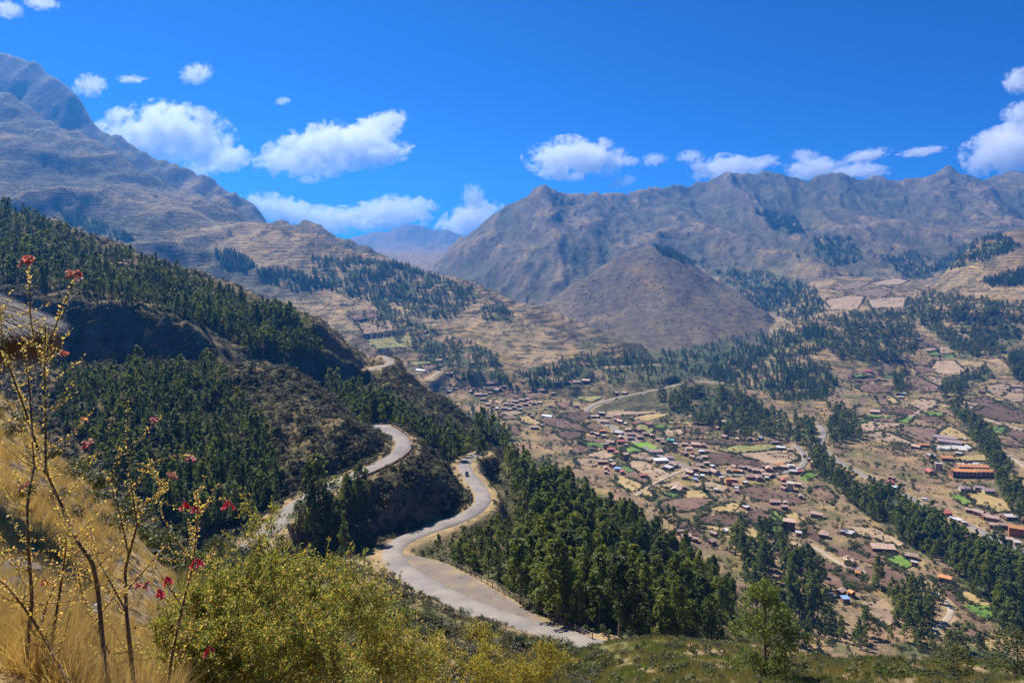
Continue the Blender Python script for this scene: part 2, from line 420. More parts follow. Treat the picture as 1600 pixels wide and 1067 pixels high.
FIELDS = [
 (4,'P',[(430,535),(640,550),(960,650),(780,670),(600,640),(500,660),(410,600)]),
 (4,'S',[(650,550),(800,550),(1000,525),(1180,520),(1260,590),(1230,615),(1000,655),(830,590)]),
 (4,'L',[(520,510),(700,470),(1000,460),(1060,495),(900,520),(700,540)]),
 (4,'P',[(40,405),(250,410),(620,430),(880,440),(1130,415),(1150,440),(850,465),(400,450),(60,430)]),
 (4,'P',[(140,300),(290,285),(480,280),(490,300),(350,340),(180,345)]),
 (4,'S',[(0,310),(140,315),(150,360),(0,370)]),
 (4,'Y',[(20,240),(250,230),(500,220),(500,240),(260,265),(60,260)]),
 (4,'P',[(740,890),(900,870),(1100,920),(1250,960),(1320,1020),(1100,1020),(900,980),(750,930)]),
 (4,'P',[(1400,900),(1530,870),(1600,950),(1600,1020),(1480,950)]),
 (4,'S',[(290,840),(450,825),(590,870),(540,910),(400,890),(280,870)]),
 (4,'Y',[(230,910),(330,900),(420,970),(230,970)]),
 (4,'G',[(1300,780),(1380,730),(1450,760),(1360,800)]),
 (3,'T',[(1020,105),(1220,90),(1440,195),(1270,205),(1150,150)]),
 (3,'G',[(990,150),(1060,140),(1140,180),(1050,215),(985,205)]),
 (3,'S',[(1040,240),(1190,205),(1310,270),(1270,310),(1080,270)]),
 (3,'S',[(1020,330),(1100,310),(1230,330),(1480,460),(1470,490),(1330,530),(1190,460),(1090,400)]),
 (3,'P',[(330,110),(420,110),(610,160),(400,225),(350,200)]),
 (3,'P',[(460,50),(500,35),(730,55),(700,80),(520,70)]),
 (3,'G',[(490,85),(690,100),(680,140),(540,130),(470,110)]),
 (3,'S',[(560,230),(680,190),(820,250),(760,280),(600,260)]),
 (3,'S',[(410,290),(560,280),(680,280),(640,340),(540,370),(420,330)]),
 (3,'Y',[(890,500),(960,490),(1150,600),(1080,650),(1000,650),(920,570)]),
 (3,'G',[(920,380),(970,375),(1050,420),(1010,435),(950,410)]),
 (3,'P',[(970,470),(1080,440),(1200,530),(1210,580),(1100,540)]),
 (3,'Y',[(1180,650),(1230,650),(1290,720),(1270,770),(1210,700)]),
 (3,'S',[(1400,590),(1580,555),(1590,590),(1480,620)]),
 (3,'G',[(1420,700),(1490,690),(1590,710),(1540,730)]),
 (2,'P',[(220,610),(420,550),(560,590),(470,650),(350,690),(290,640)]),
 (2,'P',[(10,630),(270,650),(540,780),(480,800),(200,750),(0,690)]),
 (2,'P',[(150,450),(300,450),(290,490),(220,520)]),
 (2,'P',[(180,795),(440,810),(420,860),(290,880),(190,840)]),
 (2,'P',[(520,720),(640,695),(690,740),(640,770),(540,760)]),
 (2,'L',[(420,370),(700,365),(650,410),(560,440),(420,420)]),
 (2,'S',[(740,560),(900,545),(1380,540),(1240,590),(1050,610),(850,610)]),
 (2,'Y',[(1060,645),(1200,610),(1450,580),(1470,600),(1240,660)]),
 (2,'P',[(1060,660),(1230,665),(1240,700),(1130,700)]),
 (2,'G',[(1310,720),(1440,720),(1530,760),(1400,770)]),
 (2,'L',[(1080,720),(1180,710),(1300,770),(1280,810),(1160,770)]),
 (1,'P',[(160,230),(300,220),(330,260),(220,285),(150,255)]),
 (1,'L',[(20,190),(200,185),(260,205),(140,225),(40,230)]),
 (1,'P',[(540,490),(780,490),(760,520),(560,520)]),
 (1,'P',[(870,480),(1070,480),(1080,515),(900,515)]),
 (1,'S',[(870,420),(970,415),(1060,455),(880,480)]),
 (1,'P',[(1000,560),(1180,550),(1360,600),(1250,630),(1080,600)]),
 (1,'P',[(1380,590),(1500,555),(1600,580),(1600,620),(1400,640)]),
 (1,'S',[(930,640),(1120,660),(1050,690),(960,680)]),
 (1,'S',[(1090,800),(1260,780),(1350,800),(1200,840)]),
 (1,'P',[(1110,845),(1250,840),(1260,870),(1130,880)]),
 (1,'Y',[(1320,860),(1400,845),(1560,920),(1480,945),(1350,900)]),
 (1,'P',[(1200,950),(1290,960),(1290,1060),(1210,1060)]),
 (5,'P',[(170,165),(280,120),(450,100),(600,115),(500,165),(360,205),(230,195)]),
 (5,'P',[(500,265),(720,230),(850,260),(940,345),(740,325),(580,315)]),
 (5,'P',[(870,240),(1010,190),(1160,310),(930,305)]),
 (5,'G',[(1060,215),(1120,210),(1230,295),(1170,310)]),
 (5,'Y',[(1220,240),(1290,230),(1410,300),(1320,310),(1250,290)]),
 (5,'Y',[(500,330),(740,345),(960,352),(1080,400),(980,425),(720,390)]),
 (5,'G',[(1030,345),(1110,330),(1210,370),(1080,385)]),
 (5,'P',[(1370,320),(1410,310),(1500,420),(1490,455),(1390,400)]),
 (5,'P',[(1110,500),(1260,490),(1400,590),(1600,650),(1590,700),(1290,650),(1180,580)]),
 (5,'Y',[(600,190),(760,150),(830,150),(760,220)]),
 (5,'P',[(330,280),(370,300),(490,390),(480,420),(350,380)]),
 (6,'P',[(90,265),(130,265),(480,375),(510,385),(430,400),(200,340)]),
 (6,'P',[(310,290),(400,270),(510,350),(480,372),(340,315)]),
 (6,'G',[(540,360),(640,350),(710,400),(660,430),(560,390)]),
 (6,'P',[(370,440),(520,430),(720,540),(760,600),(600,640),(520,590),(420,500)]),
 (6,'P',[(10,485),(90,480),(210,570),(120,580),(40,530)]),
 (6,'P',[(140,480),(210,470),(340,550),(380,590),(270,580),(180,520)]),
 (6,'S',[(280,130),(420,130),(640,240),(600,260),(450,200),(330,180)]),
 (6,'P',[(690,160),(770,170),(850,250),(880,290),(800,280),(720,220)]),
 (6,'P',[(890,540),(960,560),(1160,750),(1210,790),(1100,740),(980,630)]),
 (6,'Y',[(1110,620),(1180,640),(1370,740),(1290,740),(1180,700)]),
 (6,'G',[(1170,740),(1300,735),(1400,770),(1310,820)]),
 (6,'S',[(370,720),(500,700),(590,830),(520,880),(430,800)]),
 (6,'P',[(1010,900),(1130,900),(1270,960),(1100,990)]),
 (7,'P',[(290,45),(430,40),(560,55),(520,150),(500,180),(420,150),(270,100)]),
 (7,'Y',[(570,110),(650,35),(740,70),(840,140),(700,130),(600,130)]),
 (7,'G',[(940,70),(1000,40),(1130,30),(1100,80),(1000,120)]),
 (7,'S',[(120,90),(180,90),(380,185),(300,190),(150,140)]),
 (7,'Y',[(840,600),(960,590),(1140,680),(1150,730),(1050,740),(900,680)]),
 (7,'G',[(700,620),(760,600),(820,660),(790,680)]),
 (7,'C',[(570,200),(800,190),(840,215),(790,230),(560,225)]),
 (7,'C',[(680,340),(900,335),(920,355),(720,360)]),
 (7,'P',[(1140,60),(1280,80),(1280,150),(1140,100)]),
 (7,'P',[(1030,140),(1200,150),(1270,190),(1200,210),(1070,170)]),
 (7,'Y',[(720,290),(940,265),(950,310),(800,330)]),
 (7,'S',[(140,760),(200,780),(300,850),(300,920),(250,880)]),
 (7,'P',[(310,930),(380,940),(480,1050),(400,1060)]),
 (8,'P',[(1170,620),(1220,570),(1400,520),(1540,590),(1600,610),(1600,700),(1380,670)]),
 (8,'P',[(1130,510),(1310,485),(1390,515),(1270,545),(1160,530)]),
 (8,'S',[(990,540),(1120,515),(1250,555),(1150,615),(1030,580)]),
 (8,'S',[(1290,400),(1400,365),(1500,400),(1400,490),(1320,450)]),
 (8,'Y',[(1280,455),(1300,445),(1530,575),(1500,590)]),
 (8,'S',[(1420,490),(1510,400),(1600,420),(1600,520),(1500,520)]),
 (8,'G',[(770,605),(900,610),(910,640),(830,640)]),
 (8,'P',[(720,650),(850,645),(940,690),(800,690)]),
 (8,'S',[(660,540),(740,500),(880,510),(850,570),(740,590)]),
 (8,'P',[(400,580),(640,575),(690,620),(560,630),(400,610)]),
 (8,'G',[(250,650),(350,635),(520,645),(420,662)]),
 (8,'P',[(330,668),(590,648),(520,690),(400,685)]),
 (8,'G',[(530,688),(620,650),(670,650),(640,690)]),
 (8,'G',[(230,690),(280,675),(350,690),(300,700)]),
 (8,'P',[(370,480),(420,470),(480,540),(410,550)]),
 (8,'Y',[(440,480),(490,470),(560,530),(500,540)]),
 (8,'P',[(210,395),(330,380),(490,390),(490,430),(380,450),(270,440)]),
 (8,'P',[(180,322),(350,318),(380,350),(220,355)]),
 (8,'G',[(180,300),(250,290),(290,310),(220,318)]),
 (8,'G',[(420,300),(500,292),(530,325),(450,330)]),
 (8,'P',[(650,330),(735,318),(880,400),(860,430),(760,440),(640,370)]),
 (8,'S',[(745,315),(850,310),(980,350),(920,385),(885,385)]),
 (8,'P',[(690,230),(800,225),(840,270),(730,285)]),
 (8,'P',[(690,180),(850,175),(820,215),(700,220)]),
 (8,'S',[(825,215),(880,180),(1010,180),(1100,250),(1050,300),(880,290)]),
 (8,'S',[(1100,280),(1180,240),(1280,260),(1220,300)]),
 (8,'G',[(790,110),(870,105),(900,130),(830,140)]),
 (8,'G',[(930,140),(1000,130),(1020,150),(950,160)]),
 (8,'S',[(760,70),(870,60),(880,102),(790,105)]),
 (8,'S',[(890,70),(970,65),(1000,120),(920,120)]),
 (8,'P',[(1480,192),(1600,175),(1600,250),(1500,260)]),
 (8,'S',[(1500,140),(1600,120),(1600,170),(1490,185)]),
 (8,'S',[(180,720),(350,690),(540,700),(560,720),(380,760),(200,780)]),
 (8,'S',[(280,800),(430,770),(660,860),(500,870)]),
 (0,'S',[(1292,470),(1325,460),(1350,466),(1340,482),(1300,486)]),
 (0,'B',[(1330,456),(1372,450),(1392,456),(1380,464),(1352,464)]),
 (0,'S',[(1358,470),(1395,462),(1418,466),(1412,480),(1362,482)]),
 (0,'B',[(1302,448),(1340,438),(1360,442),(1340,452),(1312,456)]),
 (0,'S',[(1362,440),(1400,434),(1420,440),(1405,447),(1370,447)]),
 (0,'S',[(560,500),(610,498),(620,520),(570,522)]),
 (0,'L',[(575,525),(640,522),(650,545),(590,548)]),
 (0,'P',[(545,492),(590,486),(600,496),(556,502)]),
 (0,'Y',[(926,828),(960,814),(992,824),(985,842),(945,846)]),
]
def inside(poly, x, y):
    r = np.zeros(np.shape(x), bool)
    n = len(poly)
    for i in range(n):
        x1, y1 = poly[i]; x2, y2 = poly[(i + 1) % n]
        c = ((y1 > y) != (y2 > y)) & (x < (x2 - x1) * (y - y1) / (y2 - y1 + 1e-12) + x1)
        r ^= c
    return r
def grow(poly, d):
    cx = sum(p[0] for p in poly) / len(poly); cy = sum(p[1] for p in poly) / len(poly)
    out = []
    for x, y in poly:
        L = math.hypot(x - cx, y - cy) + 1e-6
        out.append((x + (x - cx) / L * d, y + (y - cy) / L * d))
    return out

field_done = []
for w, ty, pts in FIELDS:
    g = [ground(*px(w, *p), ymin=(230 if w else 340)) for p in pts]
    if any(v is None for v in g): continue
    P = np.array([[v.x, v.y, v.z] for v in g])
    cx, cy = P[:, 0].mean(), P[:, 1].mean()
    ext = max(np.ptp(P[:, 0]), np.ptp(P[:, 1]))
    A = np.c_[np.ones(len(P)), P[:, 0] - cx, P[:, 1] - cy]
    # plots lean less than the hillside does
    co = np.linalg.lstsq(np.r_[A, np.array([[0, ext, 0], [0, 0, ext]]) * 0.35], np.r_[P[:, 2], 0, 0], rcond=None)[0]
    poly = grow([(v.x, v.y) for v in g], 2.2)
    # subdivide and wobble the outline a little so that no plot has ruler-straight edges
    pl = []
    for i in range(len(poly)):
        a, b = np.array(poly[i]), np.array(poly[(i + 1) % len(poly)])
        L = np.hypot(*(b - a)); k = max(1, int(L / 8))
        for j in range(k):
            q = a + (b - a) * j / k
            pl.append((q[0] + 1.3 * perlin(q[0] / 13, q[1] / 13, 5).item(), q[1] + 2.4 * perlin(q[0] / 13, q[1] / 13, 6).item()))
    field_done.append((ty, pl, co, cx, cy))
for margin in (7.0, 3.0, 0.6):
    for ty, pl, co, cx, cy in field_done:
        big = grow(pl, margin * max(1.0, cy / 900))
        bx = np.array(big)
        ii = np.nonzero((X > bx[:, 0].min()) & (X < bx[:, 0].max()) & (Y > bx[:, 1].min()) & (Y < bx[:, 1].max()))
        if len(ii[0]):
            k = inside(big, X[ii], Y[ii])
            Z[ii[0][k], ii[1][k]] = co[0] + co[1] * (X[ii][k] - cx) + co[2] * (Y[ii][k] - cy) - 0.45

ROADS = {
 'hairpin_road': dict(w=5.9, kind='asphalt', label='pale asphalt road curving round the hairpin below the rocky spur', pts=[(1150,1085,98),(1060,1052,101),(985,1026,106),(925,1006,113),(850,990,122),(778,968,134),(718,943,148),(669,917,163),(630,893,179),(604,874,193),(597,858,204),(607,846,212),(650,832,223),(700,819,234),(745,805,243),(767,792,251),(763,778,262),(749,762,278),(736,748,296),(726,734,315),(721,722,335),(732,713,350),(752,708,364)]),
 'upper_road': dict(w=6.2, kind='asphalt', label='pale road bending round the spur below the dark shrub hill', pts=[(300,925,152),(350,893,164),(405,850,181),(432,817,194),(448,792,204),(472,775,212),(540,747,228),(600,729,240),(632,713,249),(643,702,257),(638,691,267),(622,678,281),(600,665,297),(588,660,312),(570,668,330)]),
 'ridge_road': dict(w=6.0, kind='asphalt', label='pale road rounding the top of the spur above the village', pts=[(400,608,440),(480,592,462),(540,583.5,478),(590,576,492),(615,571,500),(624,566.5,509),(612,561,518),(598,557,527)]),
 'valley_road': dict(w=7.0, kind='asphalt', label='grey road crossing the scarp above the village fields', pts=[(1125,598),(1085,596),(1050,604),(1000,615),(960,624),(935,630),(915,637),(917,644)]),
 'village_street': dict(w=6.5, kind='asphalt', label='village main street lined with houses, curving round the ploughed fields', pts=[(918,646),(930,652),(948,662),(968,674),(988,687),(1008,699),(1030,711),(1050,721),(1068,731),(1092,738),(1120,743),(1150,745),(1190,745),(1225,742),(1252,735),(1263,726),(1262,713),(1252,703),(1243,696)]),
 'river_road': dict(w=8.0, kind='asphalt', label='grey road running along the wooded river gorge', pts=[(1243,657),(1268,656),(1288,667),(1290,680),(1281,692),(1279,701),(1296,712),(1330,735),(1388,758),(1420,776),(1450,795),(1475,808),(1500,813),(1540,832),(1600,865),(1680,905)]),
 'farm_track': dict(w=4.0, kind='dirt', label='pale dirt track joining the street from the lower fields', pts=[(994,775),(1003,765),(1018,757),(1038,747),(1058,738),(1076,732)]),
 'field_track': dict(w=3.2, kind='dirt', label='winding dirt track through the ploughed fields at the lower right', pts=[(1200,862),(1206,855),(1222,850),(1245,849),(1270,848),(1288,858),(1292,872),(1310,882),(1360,896),(1400,905),(1440,912),(1462,922),(1482,938),(1494,952),(1490,962),(1472,978),(1455,992)]),
 'hamlet_lane': dict(w=4.5, kind='dirt', label='short pale lane climbing to the hamlet behind the spur', pts=[(668,594),(680,585),(690,579),(697,575)]),
 'upper_track': dict(w=4.0, kind='dirt', label='dirt track between the hedged fields on the far bank', pts=[(1415,660),(1428,650),(1434,642),(1450,637),(1470,628),(1520,648),(1560,662),(1600,672)]),
 'school_track': dict(w=4.0, kind='dirt', label='dirt road passing the belt of trees beside the schools', pts=[(1555,700),(1575,710),(1592,722),(1610,735)]),
 'forest_track': dict(w=5.0, kind='dirt', label='bare shelf road cut into the wooded terraced hill', pts=[(948,574),(975,573),(1000,571),(1025,570)]),
}
def resample(P, step):
    P = np.array(P); d = np.r_[0, np.cumsum(np.hypot(np.diff(P[:, 0]), np.diff(P[:, 1])))]
    n = max(4, int(d[-1] / step)); t = np.linspace(0, d[-1], n)
    Q = np.stack([np.interp(t, d, P[:, k]) for k in range(3)], 1)
    k = 7 if n > 14 else 3
    for _ in range(3):
        E = np.pad(Q, ((k // 2, k // 2), (0, 0)), mode='edge')
        Qn = np.stack([np.convolve(E[:, c], np.ones(k) / k, mode='valid') for c in range(3)], 1)
        Qn[0], Qn[-1] = Q[0], Q[-1]; Q = Qn
    return Q
def near_line(Q, x, y):
    """distance to and height of the nearest point of a polyline"""
    best = np.full(x.shape, 1e9); hz = np.zeros(x.shape)
    for a, b in zip(Q[:-1], Q[1:]):
        dx, dy = b[0] - a[0], b[1] - a[1]; L2 = dx * dx + dy * dy + 1e-9
        t = np.clip(((x - a[0]) * dx + (y - a[1]) * dy) / L2, 0, 1)
        d = np.hypot(x - a[0] - t * dx, y - a[1] - t * dy)
        m = d < best
        best[m] = d[m]; hz[m] = (a[2] + t * (b[2] - a[2]))[m]
    return best, hz
ROADMASK = np.full(Z.shape, 1e9)
for nm, r in ROADS.items():
    P = []
    for p in r['pts']:
        if len(p) == 3: P.append(((p[0] - 800) / F * p[2], p[2], (HZ - p[1]) / F * p[2]))
        else:
            g = ground(p[0], p[1], ymin=380)
            if g is not None: P.append(tuple(g))
    Q = resample(P, 4.0 if P[0][1] < 600 else 8.0)
    for _ in range(6 if len(r['pts'][0]) == 2 else 1):
        Q[1:-1, 2] = (Q[:-2, 2] + Q[1:-1, 2] + Q[2:, 2]) / 3
    r['Q'] = Q
    w = r['w'] / 2; mar = 30
    sel = np.nonzero((X > Q[:, 0].min() - mar) & (X < Q[:, 0].max() + mar) & (Y > Q[:, 1].min() - mar) & (Y < Q[:, 1].max() + mar))
    d, hz = near_line(Q, X[sel], Y[sel])
    flat, bank = w + 1.6 + 0.004 * Y[sel], 5.0 + 0.004 * Y[sel]
    t = 1 - sstep(0, 1, (d - flat) / bank)
    Z[sel] = Z[sel] + (hz - 0.12 - Z[sel]) * t
    ROADMASK[sel] = np.minimum(ROADMASK[sel], d - w)

# gravel lay-by on the valley side of the road
LAYBY = [(612,862,199),(640,866,196),(684,884,187),(720,905,174),(756,930,160),(790,953,148),(846,985,130),(920,1003,116),(868,994,120),(790,970,132),(730,944,146),(684,918,161),(645,894,177),(618,876,189)]
LB = [((u - 800) / F * y, y, (HZ - py) / F * y) for u, py, y in LAYBY]
_hp = ROADS['hairpin_road']['Q']
_poly = [(p[0], p[1]) for p in grow([(p[0], p[1]) for p in LB], 3.0)]
_b = np.array(_poly)
sel = np.nonzero((X > _b[:, 0].min()) & (X < _b[:, 0].max()) & (Y > _b[:, 1].min()) & (Y < _b[:, 1].max()))
_k = inside(_poly, X[sel], Y[sel]); sel = (sel[0][_k], sel[1][_k])
_d, _h = near_line(_hp, X[sel], Y[sel])
Z[sel] = _h - 0.14
LAYMASK = np.zeros(Z.shape, bool); LAYMASK[sel] = True
# second, small lay-by outside the bend
# ------------------------------------------------------------------ where the woods grow
# woods: polygon in the photograph, tree count, height range, kind, name, label
WOODS = [
 ('spur_wood','euc',430,(9,16),115,[(775,925),(805,880),(838,842),(842,800),(822,768),(800,735),(812,720),(830,735),(900,775),(1000,835),(1060,880),(1140,945),(1150,1010),(950,1010),(868,998),(815,968),(780,940)],'dense eucalyptus stand on the slope below the road lay-by','tall dark eucalyptus tree in the dense stand below the road lay-by'),
 ('spur_wood','euc',70,(16,24),300,[(1130,850),(1180,830),(1210,830),(1300,930),(1290,985),(1180,970)],'eucalyptus trees at the foot of the wooded spur','tall slender eucalyptus tree on the valley floor beside the wooded spur'),
 ('spur_wood','euc',75,(9,14),300,[(785,728),(800,706),(850,722),(905,766),(880,800),(835,790),(815,765),(790,748)],'eucalyptus trees right of the lower road bend','eucalyptus tree right of the lower road bend'),
 ('hairpin_wood','euc',54,(15,22),160,[(462,850),(475,812),(540,790),(560,800),(575,830),(570,862),(520,878),(470,868)],'eucalyptus clump between the two road bends','dark eucalyptus tree in the clump between the two road bends'),
 ('hairpin_wood','euc',46,(5.5,9),160,[(694,884),(735,856),(800,832),(832,822),(800,880),(776,926),(738,916)],'young eucalyptus trees between lay-by fence and road','young eucalyptus tree between the lay-by fence and the bend'),
 ('hairpin_wood','euc',22,(6,9.5),240,[(800,745),(822,770),(840,805),(815,815),(800,790)],'young eucalyptus trees outside the bend','young eucalyptus tree just outside the lower bend'),
 ('hairpin_wood','euc',8,(4.5,7.5),160,[(670,866),(700,850),(770,822),(790,832),(730,880),(690,880)],'eucalyptus trees beside the lower road','lone eucalyptus tree standing beside the lower hairpin road'),
 ('pine_slope','mix',520,(6,10.5),130,[(75,585),(330,570),(400,660),(425,700),(440,790),(300,840),(170,740),(95,660)],'dark pine wood on the shaded slope left of the shrub hill','dark pine on the shaded slope left of the shrub hill'),
 ('ridge_wood','mix',640,(7,14),320,[(0,332),(70,350),(130,384),(250,426),(350,466),(440,500),(470,512),(390,542),(330,512),(250,486),(100,455),(0,440)],'belt of dark pines along the upper left ridge','dark pine in the belt along the upper left ridge'),
 ('ridge_wood','mix',200,(8,14),380,[(370,500),(430,490),(490,510),(500,560),(420,560),(372,545)],'pines beside the shaded cliff','dark pine beside the shaded cliff'),
 ('spur_slope_wood','euc',230,(9,15),320,[(510,610),(570,622),(640,665),(720,702),(765,716),(700,722),(620,700),(540,655)],'eucalyptus trees on the spur above the lower bend','eucalyptus tree on the spur above the lower bend'),
 ('spur_slope_wood','euc',50,(10,17),380,[(725,640),(770,650),(800,690),(790,706),(745,680)],'eucalyptus trees on the spur end','eucalyptus tree at the end of the spur'),
 ('scarp_wood','euc',256,(11,17),850,[(1020,622),(1090,608),(1150,612),(1200,640),(1245,675),(1235,700),(1160,690),(1080,660)],'dark eucalyptus wood on the village scarp','dark eucalyptus on the scarp above the village'),
 ('gorge_wood','euc',396,(13,20),380,[(1240,650),(1268,662),(1275,705),(1310,745),(1380,775),(1470,830),(1540,870),(1600,900),(1600,950),(1500,905),(1420,850),(1330,790),(1270,735),(1245,700)],'belt of dark eucalyptus along the river gorge','eucalyptus tree in the belt along the river gorge'),
 ('gorge_wood','euc',72,(12,18),700,[(1295,640),(1340,650),(1345,690),(1300,700),(1290,670)],'eucalyptus trees on the far bank of the gorge','eucalyptus on the far bank of the gorge'),
 ('corner_wood','euc',80,(15,23),320,[(1490,880),(1560,870),(1600,880),(1600,1010),(1570,1000),(1520,940)],'eucalyptus wood in the lower right corner','tall eucalyptus tree in the lower right corner'),
 ('corner_wood','euc',55,(9,15),300,[(1395,935),(1440,925),(1485,945),(1470,985),(1400,985)],'eucalyptus grove by the winding dirt track','eucalyptus tree in the grove by the winding dirt track'),
 ('corner_wood','euc',60,(8,14),250,[(1150,985),(1300,985),(1400,1000),(1560,1010),(1580,1030),(1400,1025),(1160,1012)],'low trees behind the grassy brow','bushy tree just behind the grassy brow at the bottom right'),
 ('school_belt','euc',144,(12,19),560,[(1470,618),(1500,630),(1530,655),(1552,690),(1580,745),(1600,780),(1600,840),(1575,800),(1552,740),(1520,690),(1490,650)],'belt of dark trees beside the schools','eucalyptus in the belt beside the schools'),
 ('far_bank_wood','euc',90,(10,16),900,[(1470,600),(1540,575),(1550,590),(1500,615),(1475,622)],'row of dark trees between the far fields','eucalyptus in the row between the far fields'),
 ('far_bank_wood','euc',495,(10,17),1100,[(1285,500),(1350,488),(1425,488),(1440,540),(1400,565),(1320,570),(1290,545)],'dark wood above the far fields','eucalyptus in the wood above the far fields'),
 ('far_bank_wood','euc',570,(10,17),1100,[(1405,475),(1450,455),(1530,470),(1600,478),(1600,520),(1560,560),(1500,560),(1470,530),(1430,500)],'dark wood below the right-hand hill','eucalyptus in the wood below the right-hand hill'),
 ('far_bank_wood','euc',105,(10,16),1000,[(1575,560),(1600,550),(1600,600),(1585,595)],'trees at the right edge','eucalyptus at the right edge above the fields'),
 ('far_bank_wood','euc',60,(9,14),900,[(1395,585),(1415,575),(1425,610),(1400,620)],'trees beside the hamlet','eucalyptus beside the small hamlet on the far bank'),
 ('gully_wood','pine',330,(8,14),1230,[(1010,552),(1100,538),(1190,520),(1215,545),(1140,592),(1070,585)],'pine wood in the gorge at the foot of the rounded hill','pine at the foot of the rounded hill'),
 ('right_hill_wood','pine',364,(9,15),1500,[(1480,395),(1520,378),(1560,366),(1600,385),(1560,400),(1500,420),(1450,425)],'dark wood on the right-hand hill','pine on the right-hand hill'),
 ('right_hill_wood','pine',168,(9,15),1400,[(1535,440),(1600,420),(1600,445),(1550,448)],'dark wood low on the right-hand hill','pine low on the right-hand hill'),
 ('gully_wood','pine',714,(8,14),1050,[(1090,585),(1140,565),(1190,530),(1260,490),(1285,500),(1290,540),(1250,590),(1200,610),(1130,605)],'pine wood in the gully behind the scarp','pine in the gully behind the scarp'),
 ('gully_wood','pine',900,(9,15),1700,[(1115,424),(1200,424),(1275,452),(1292,488),(1230,500),(1180,478)],'pine wood behind the rounded hill','pine behind the rounded hill'),
 ('gully_wood','pine',187,(9,15),2000,[(1020,385),(1050,390),(1090,412),(1070,412),(1035,398)],'pines on the crest of the rounded hill','pine on the crest of the rounded hill'),
 ('gully_wood','pine',255,(8,13),1100,[(1195,600),(1290,560),(1310,600),(1290,640),(1210,640)],'scattered pines on the gully slope','pine on the gully slope'),
 ('terrace_wood','pine',728,(8,15),1100,[(485,402),(560,404),(640,414),(740,452),(752,472),(660,474),(560,468),(490,445)],'pine wood across the terraced hill','pine on the terraced hill'),
 ('terrace_wood','pine',195,(8,14),1100,[(560,455),(740,478),(700,500),(600,492)],'scattered pines on the terraced hill','pine on the terraced hill'),
 ('terrace_wood','pine',78,(8,13),1100,[(748,482),(785,476),(805,500),(755,502)],'small pine clump on the terraced hill','pine in the small clump on the terraced hill'),
 ('terrace_wood','euc',195,(9,15),950,[(640,535),(700,530),(765,545),(795,600),(720,596),(660,570)],'trees around the hamlet below the terraced hill','tree around the hamlet below the terraced hill'),
 ('terrace_wood','pine',260,(8,13),1000,[(800,580),(900,560),(1000,548),(1070,585),(1060,600),(930,598),(830,606)],'pines along the foot of the terraced hill','pine along the foot of the terraced hill'),
 ('terrace_wood','euc',104,(8,14),950,[(560,490),(640,500),(690,520),(640,545),(590,520)],'scattered trees among the upper fields','tree among the upper fields'),
 ('mountain_wood','pine',196,(9,15),1300,[(335,392),(370,395),(400,415),(370,425),(340,412)],'dark pine patch low on the terraced mountain','pine low on the terraced mountain'),
 ('mountain_wood','pine',168,(9,15),1300,[(400,420),(470,425),(520,445),(460,455),(410,440)],'pine patch beside the terraced hill','pine low on the terraced mountain'),
 ('mountain_wood','pine',154,(9,15),1200,[(90,325),(150,345),(210,372),(180,376),(110,350)],'pine strip above the left ridge','pine above the left ridge'),
 ('mountain_wood','pine',308,(14,22),2400,[(1180,330),(1240,335),(1260,370),(1210,362)],'dark wood patch high on the range','pine high on the range'),
 ('mountain_wood','pine',336,(12,18),2000,[(1270,370),(1330,372),(1350,405),(1300,420),(1275,400)],'dark wood patch on the mountain flank','pine on the mountain flank'),
 ('mountain_wood','pine',224,(12,18),2000,[(1370,400),(1430,395),(1480,420),(1440,440),(1400,425)],'dark wood in the mountain hollow','pine in the mountain hollow'),
]
